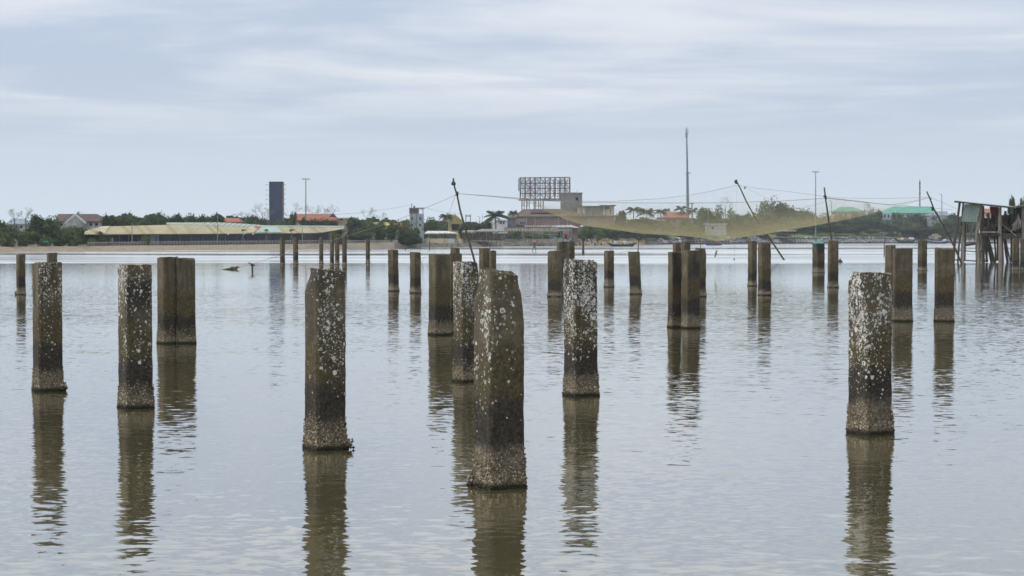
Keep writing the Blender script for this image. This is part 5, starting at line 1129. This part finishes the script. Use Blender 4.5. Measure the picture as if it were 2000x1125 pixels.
# wires across the sky on the left
def wire(pts, label, r=.012): P0 = [P(*p) for p in pts]; tag(MB().tube(P0, r, 4).build('power_line', M_steeldk, None, org=P0[0]), label, 'cable')
wire([(620, 421, 430), (700, 416, 470), (760, 408, 510), (799, 401, 545)], 'faint upper cable running left from the grey block tower', .03)
wire([(827, 405, 545), (860, 413, 560), (905, 419, 600)], 'faint cable from the grey block tower to the H-shaped frame', .03)

# shelter on the rocks and timber jetty
D = S(1540)-2; h = bld('net_shelter', 1540, D, 'small open shelter with pale flat roof standing over the rocks', 'shelter'); part(h, 'roof', M_offwhite, 1524, 1555, 449.5, 451.8, D, 6)
for x in (1527, 1536, 1545, 1552): MB().tube([P(x, 451, D+1), P(x, 477, D+1)], .14, 5).build('post', M_wooddk, h)
part(h, 'platform', M_wooddk, 1508, 1564, 463.5, 465.5, D-.5, 5); part(h, 'railing', M_wooddk, 1528, 1552, 457, 458, D, .1)
for i in range(15): x = 1503+i*4.6; MB().tube([P(x, 462+(i*5) % 7, D-.3), P(x+((i*3) % 5-2)*.3, 478, D-.3)], .13, 5).build('stilt', M_wooddk, h)
D = S(1355)-4; h = bld('timber_jetty', 1352, D, 'low dark timber jetty under the bottom of the net', 'jetty', yb=476); part(h, 'deck', M_wooddk, 1340, 1425, 470.3, 472, D, 4)
for i in range(14): x = 1341+i*6.3; MB().tube([P(x, 468+(i*3) % 4, D), P(x, 478.5, D)], .15, 5).build('stilt', M_wooddk, h)
D = S(1300)-2; h = bld('timber_jetty', 1300, D, 'small grey plank jetty right of the moored sampan', 'jetty', yb=478); part(h, 'deck', M_conc, 1292, 1312, 475, 476.2, D, 2); [MB().tube([P(x, 474.5, D), P(x, 479, D)], .16, 5).build('stilt', M_wooddk, h) for x in (1293, 1298, 1303, 1308, 1311.5)]

# ------------------------------------------------------------------ boats
def boat(x0, x1, yg, yb, label, m, bowl=.9, bowr=.9, rail=None, cargo=None, name='sampan'):
    D = DW(yb) if DW(yb) > 0 else 800; D = min(D, S((x0+x1)/2)-3); a = P(x0, yb, D); c = P(x1, yb, D); L = c.x-a.x; Hh = P(x0, yg, D).z; cx = (a.x+c.x)/2
    root = empty(name, (cx, D, 0), label, 'boat', 'boats moored along the far shore'); b = MB(); N = 20; K = 8; Bm = L*.11
    def stn(t):
        s_ = t*2-1; e = abs(s_); bm = Bm*(1-e**2.6); sheer = Hh*(.42+.58*e**2.4*(bowl if s_ < 0 else bowr)); keel = -.25+(sheer+.2)*e**6*.9; hx = cx+s_*L/2*(1)
        return hx, bm, sheer, keel
    for i in range(N+1):
        hx, bm, sh, kl = stn(i/N)
        for k in range(K+1):
            u = k/K*2-1; y = bm*math.copysign(abs(u)**.7, u); z = lerp(kl, sh, abs(u)**1.8); e = abs(i/N*2-1); xx = cx+(hx-cx)*(lerp(.80, 1.0, abs(u)**1.2) if True else 1); b.v.append((xx, D+y, z))
    for i in range(N):
        for k in range(K): b.f.append((i*(K+1)+k, (i+1)*(K+1)+k, (i+1)*(K+1)+k+1, i*(K+1)+k+1)); b.m.append(0)
    b.build('hull', m, root)
    b = MB(); 
    for sg in (-1, 1): b.tube([Vector((stn(i/N)[0], D+sg*stn(i/N)[1]*1.02, stn(i/N)[2])) for i in range(N+1)], Hh*.05, 4)
    b.build('gunwale', rail or M_wood, root)
    b = MB()
    for i in (5, 8, 12, 15): hx, bm, sh, kl = stn(i/N); b.box((hx, D, sh*.85), (.35, bm*1.9, .08))
    b.build('thwart', M_wood, root)
    if cargo:
        r2 = random.Random(int(x0))
        for nm, mm, xc, cnt, sz in cargo:
            b = MB()
            for i in range(cnt): px = xc+r2.gauss(0, 1.6); p = P(px, yb, D); rock(b, Vector((p.x, D+r2.uniform(-.4, .4), Hh*.62+r2.uniform(0, .6))), sz, r2)
            b.build(nm, mm, root)
    return root
boat(1183, 1247, 472.5, 481.5, 'long dark sampan with upswept ends moored off the sandy bank', M_hulldark, .75, 1.0, M_wooddk, [('cargo_bundle', M_offwhite, 1203, 14, .3), ('cargo_bundle', M_white, 1222, 8, .28)])
boat(1374, 1414, 473, 479.5, 'low blue boat below the bottom of the net', M_hullblue, .5, .5, M_hullblue, None)
boat(1745, 1792, 464, 475.5, 'dark green boat loaded with red and yellow goods at the right shore', M_hullgreen, .9, .7, M_wooddk, [('red_crate', M_redroof, 1771, 14, .42), ('yellow_bundle', M_yellow, 1757, 7, .35), ('white_bundle', M_white, 1761, 7, .4), ('white_bundle', M_white, 1779, 7, .5), ('yellow_bundle', M_yellow, 1778, 5, .35)])
boat(1810, 1856, 467, 476, 'deep blue boat left of the stilt hut with a pale stern', M_hullblue, .8, 1.0, M_offwhite, [('cargo_bundle', M_pink, 1828, 14, .4), ('white_bundle', M_white, 1846, 9, .4)])
boat(1930, 1950, 468, 476, 'blue boat seen between the legs of the stilt hut', M_hullblue, .6, .6, M_offwhite, None)
D = S(1815)-1; r2 = random.Random(33); b = MB(); [rock(b, P(1826+r2.gauss(0, 5), 462+r2.uniform(-4, 3), D+4), .7, r2) for i in range(40)]; tag(b.build('net_heap', M_beige, None, org=P(1826, 466, D)), 'tan heap of nets on the shore behind the deep blue boat', 'net heap')

# ------------------------------------------------------------------ stilt hut
D = 166; h = empty('stilt_hut', P(1930, 513, D), 'ramshackle fishing hut on wooden stilts with sloping roof at the right edge', 'hut')
def leg(pts, r, m, dd=0, nm='stilt'): MB().tube([P(x, y, D+dd) for x, y in pts], [r*.9]+[r]*(len(pts)-1), 7).build(nm, m, h)
leg([(1875, 393), (1870, 430), (1865, 469), (1863, 500), (1862, 516)], .12, M_wooddk); leg([(1881.5, 396), (1877, 450), (1873, 480), (1870.5, 518)], .09, M_wooddk, 1.5); leg([(1881, 442), (1881.5, 480), (1880, 518)], .15, M_wood); leg([(1886, 432), (1879, 475), (1877, 516)], .07, M_wooddk, 2)
leg([(1917, 400), (1913, 430), (1908, 456), (1910, 485), (1912, 520)], .17, M_wood); leg([(1920, 402), (1919, 455), (1921, 490), (1920, 518)], .14, M_wooddk, .8); leg([(1908, 440), (1907, 480), (1908, 516)], .10, M_wooddk, 2.5)
leg([(1929, 462), (1936, 488), (1943, 515)], .13, M_wooddk, 1); leg([(1925, 462), (1932, 490), (1937, 514)], .12, M_wooddk, 2); leg([(1924, 462), (1925, 486)], .08, M_wooddk, 1.4)
leg([(1953, 405), (1953, 440), (1953.5, 480), (1955, 520)], .17, M_wood); leg([(1957, 466), (1958, 490), (1959, 515)], .11, M_wood, 1.5); leg([(1962, 466), (1965, 492), (1968.5, 515)], .13, M_wooddk, 1); leg([(1964, 466), (1969, 492), (1974, 514)], .07, M_wooddk, .5)
leg([(1997.5, 402), (1998, 430), (1999, 468), (2000, 516)], .15, M_wood); leg([(1989, 466), (1990, 514)], .09, M_wooddk, 2)
leg([(1893, 466), (1902, 436)], .07, M_wood, 1, 'brace'); leg([(1890, 452), (1889, 436)], .06, M_wooddk, 1.5, 'brace')
for a, c, r in (((1862, 507.5), (1909, 510), .07), ((1866, 488), (1909, 492), .05), ((1884, 479), (1912, 474.5), .14), ((1863, 484), (1872, 494), .05), ((1909, 490), (1926, 493), .06)): MB().bar(P(*a, D+.1), P(*c, D+.1), r*1.6).build('crossbeam', M_wooddk, h)
def slab(nm, m, x0, x1, y0, y1, da, db, th=.12, yd=1.0, lab=None):
    b = MB(); q = [P(x0, y0, D+da), P(x1, y1, D+da), P(x1, y1-yd, D+db), P(x0, y0-yd, D+db)]; b.poly(q, Vector((0, 0, -th))); o = b.build(nm, m, h)
    if lab: o['label'] = lab
    return o
slab('roof', M_roofgreen, 1864, 1984, 392.6, 404.5, -.5, 4.5, .10, 1.2); slab('roof', M_maroon, 1972, 2040, 404.5, 398, -.3, 4.5, .12, 1.5, 'rusty right-hand roof')
MB().bar(P(1864, 393.8, D-.45), P(1982, 406.2, D-.45), .14).build('roof_beam', M_wooddk, h); MB().bar(P(1976, 405.8, D-.3), P(2030, 400, D-.3), .14).build('roof_beam', M_wooddk, h)
b = MB(); b.poly([P(1878, 432.5, D-.2), P(1907.5, 434, D-.2), P(1913.5, 400.5, D-.1), P(1884, 398.5, D-.1)], .05); b.build('sheet_panel', M_panel, h)
slab('floor', M_wooddk, 1919, 1956, 457.5, 458, -.2, 4, .10, .8); b = MB(); wallbox(b, 1956, 2030, 456, 465.5, D, 4); b.build('floor', M_wooddk, h)['label'] = 'thick dark right-hand platform'; MB().bar(P(1918, 453, D-.2), P(1954, 453.5, D-.2), .16).build('handrail', M_wood, h); MB().bar(P(1919, 461, D), P(1950, 461, D), .1).build('crossbeam', M_wooddk, h)
b = MB(); b.poly([P(1933, 403, D+.5), P(1950, 404.5, D+.5), P(1949, 421, D+.5), P(1944, 424, D+.5), P(1935, 417, D+.5)], .05); b.build('red_curtain', M_red, h)
b = MB(); wallbox(b, 1919, 1952, 426, 457, D+3.6, .1); b.build('back_wall', M_wooddk, h); b = MB(); wallbox(b, 1956, 1978, 420, 437, D+3.6, .1); b.build('back_wall', M_shack, h); b = MB(); wallbox(b, 1956, 2030, 437, 456, D+3.2, .1); b.build('back_wall', M_shack, h); b = MB(); wallbox(b, 1980, 1996, 404, 437, D+3.4, .08); b.build('back_wall', M_black, h)
b = MB(); wallbox(b, 1968, 1978, 405, 418, D+2, .05); b.build('hanging_sheet', M_panel, h); b = MB(); wallbox(b, 1893, 1912, 398.6, 401, D+.2, .3); b.build('fabric_roll', M_offwhite, h)
r2 = random.Random(4); b = MB()
for i in range(46): rock(b, P(r2.choice([r2.uniform(1922, 1948), r2.uniform(1958, 1996)]), 456-abs(r2.gauss(0, 9)), D+r2.uniform(.6, 3)), r2.uniform(.12, .32), r2)
b.build('gear_pile', M_wooddk, h)
b = MB()
for i in range(18): x = 1930+r2.uniform(-8, 14); b.bar(P(x, 455, D+1), P(x+r2.uniform(-6, 6), 430+r2.uniform(0, 14), D+1.4), .05)
b.bar(P(1957, 437, D+.3), P(1985, 461, D-.2), .09); b.build('loose_poles', M_wood, h)
b = MB(); top = P(1989, 421, D+.2)
for i in range(22): e = P(1975+i*.9+r2.uniform(-1, 1), 448+r2.uniform(-6, 6)-i*.2, D+.1+r2.uniform(-.3, .3)); b.tube([top+Vector((r2.gauss(0, .05), 0, r2.uniform(-.5, .2))), (top+e)/2+Vector((.1, 0, 0)), e], [.04, .06, .03], 4)
b.build('hanging_net_bundle', M_conc, h)
for i in range(26):
    xa = r2.choice([r2.uniform(1920, 1950), r2.uniform(1957, 1996)]); y0 = r2.uniform(410, 430); MB().bar(P(xa, y0, D+2.6+r2.random()*.5), P(xa+r2.uniform(-2, 2), y0+r2.uniform(14, 32), D+2.6), r2.uniform(.10, .26), .05).build('board', M_shack if i % 3 else M_wooddk, h)
for i in range(9):
    xa = r2.uniform(1905, 1998); leg([(xa, 458), (xa+r2.uniform(-3, 3), 485), (xa+r2.uniform(-7, 7), 512)], r2.uniform(.05, .10), M_wooddk if i % 2 else M_wood, 1.5+r2.random()*1.5)
# back row of stilts
for x in (1884, 1915, 1948, 1975): leg([(x, 405+(x-1864)*.08), (x+1, 460), (x, 509.5)], .10, M_wooddk, 4)

# ------------------------------------------------------------------ haze
def f_haze(t):
    v = t.new('ShaderNodeVolumePrincipled', {'Color': (.80, .87, .97, 1), 'Density': .00017, 'Anisotropy': .2})
    t.new('ShaderNodeOutputMaterial', {'Volume': v.outputs[0]})
if HAZE:
    M_haze = mat('haze_air', f_haze); b = MB(); b.box((0, 600, 30), (2800, 1420, 64)); hz = b.build('haze', M_haze); tag(hz, 'thin blue-white air over the lagoon', 'haze', kind='stuff')
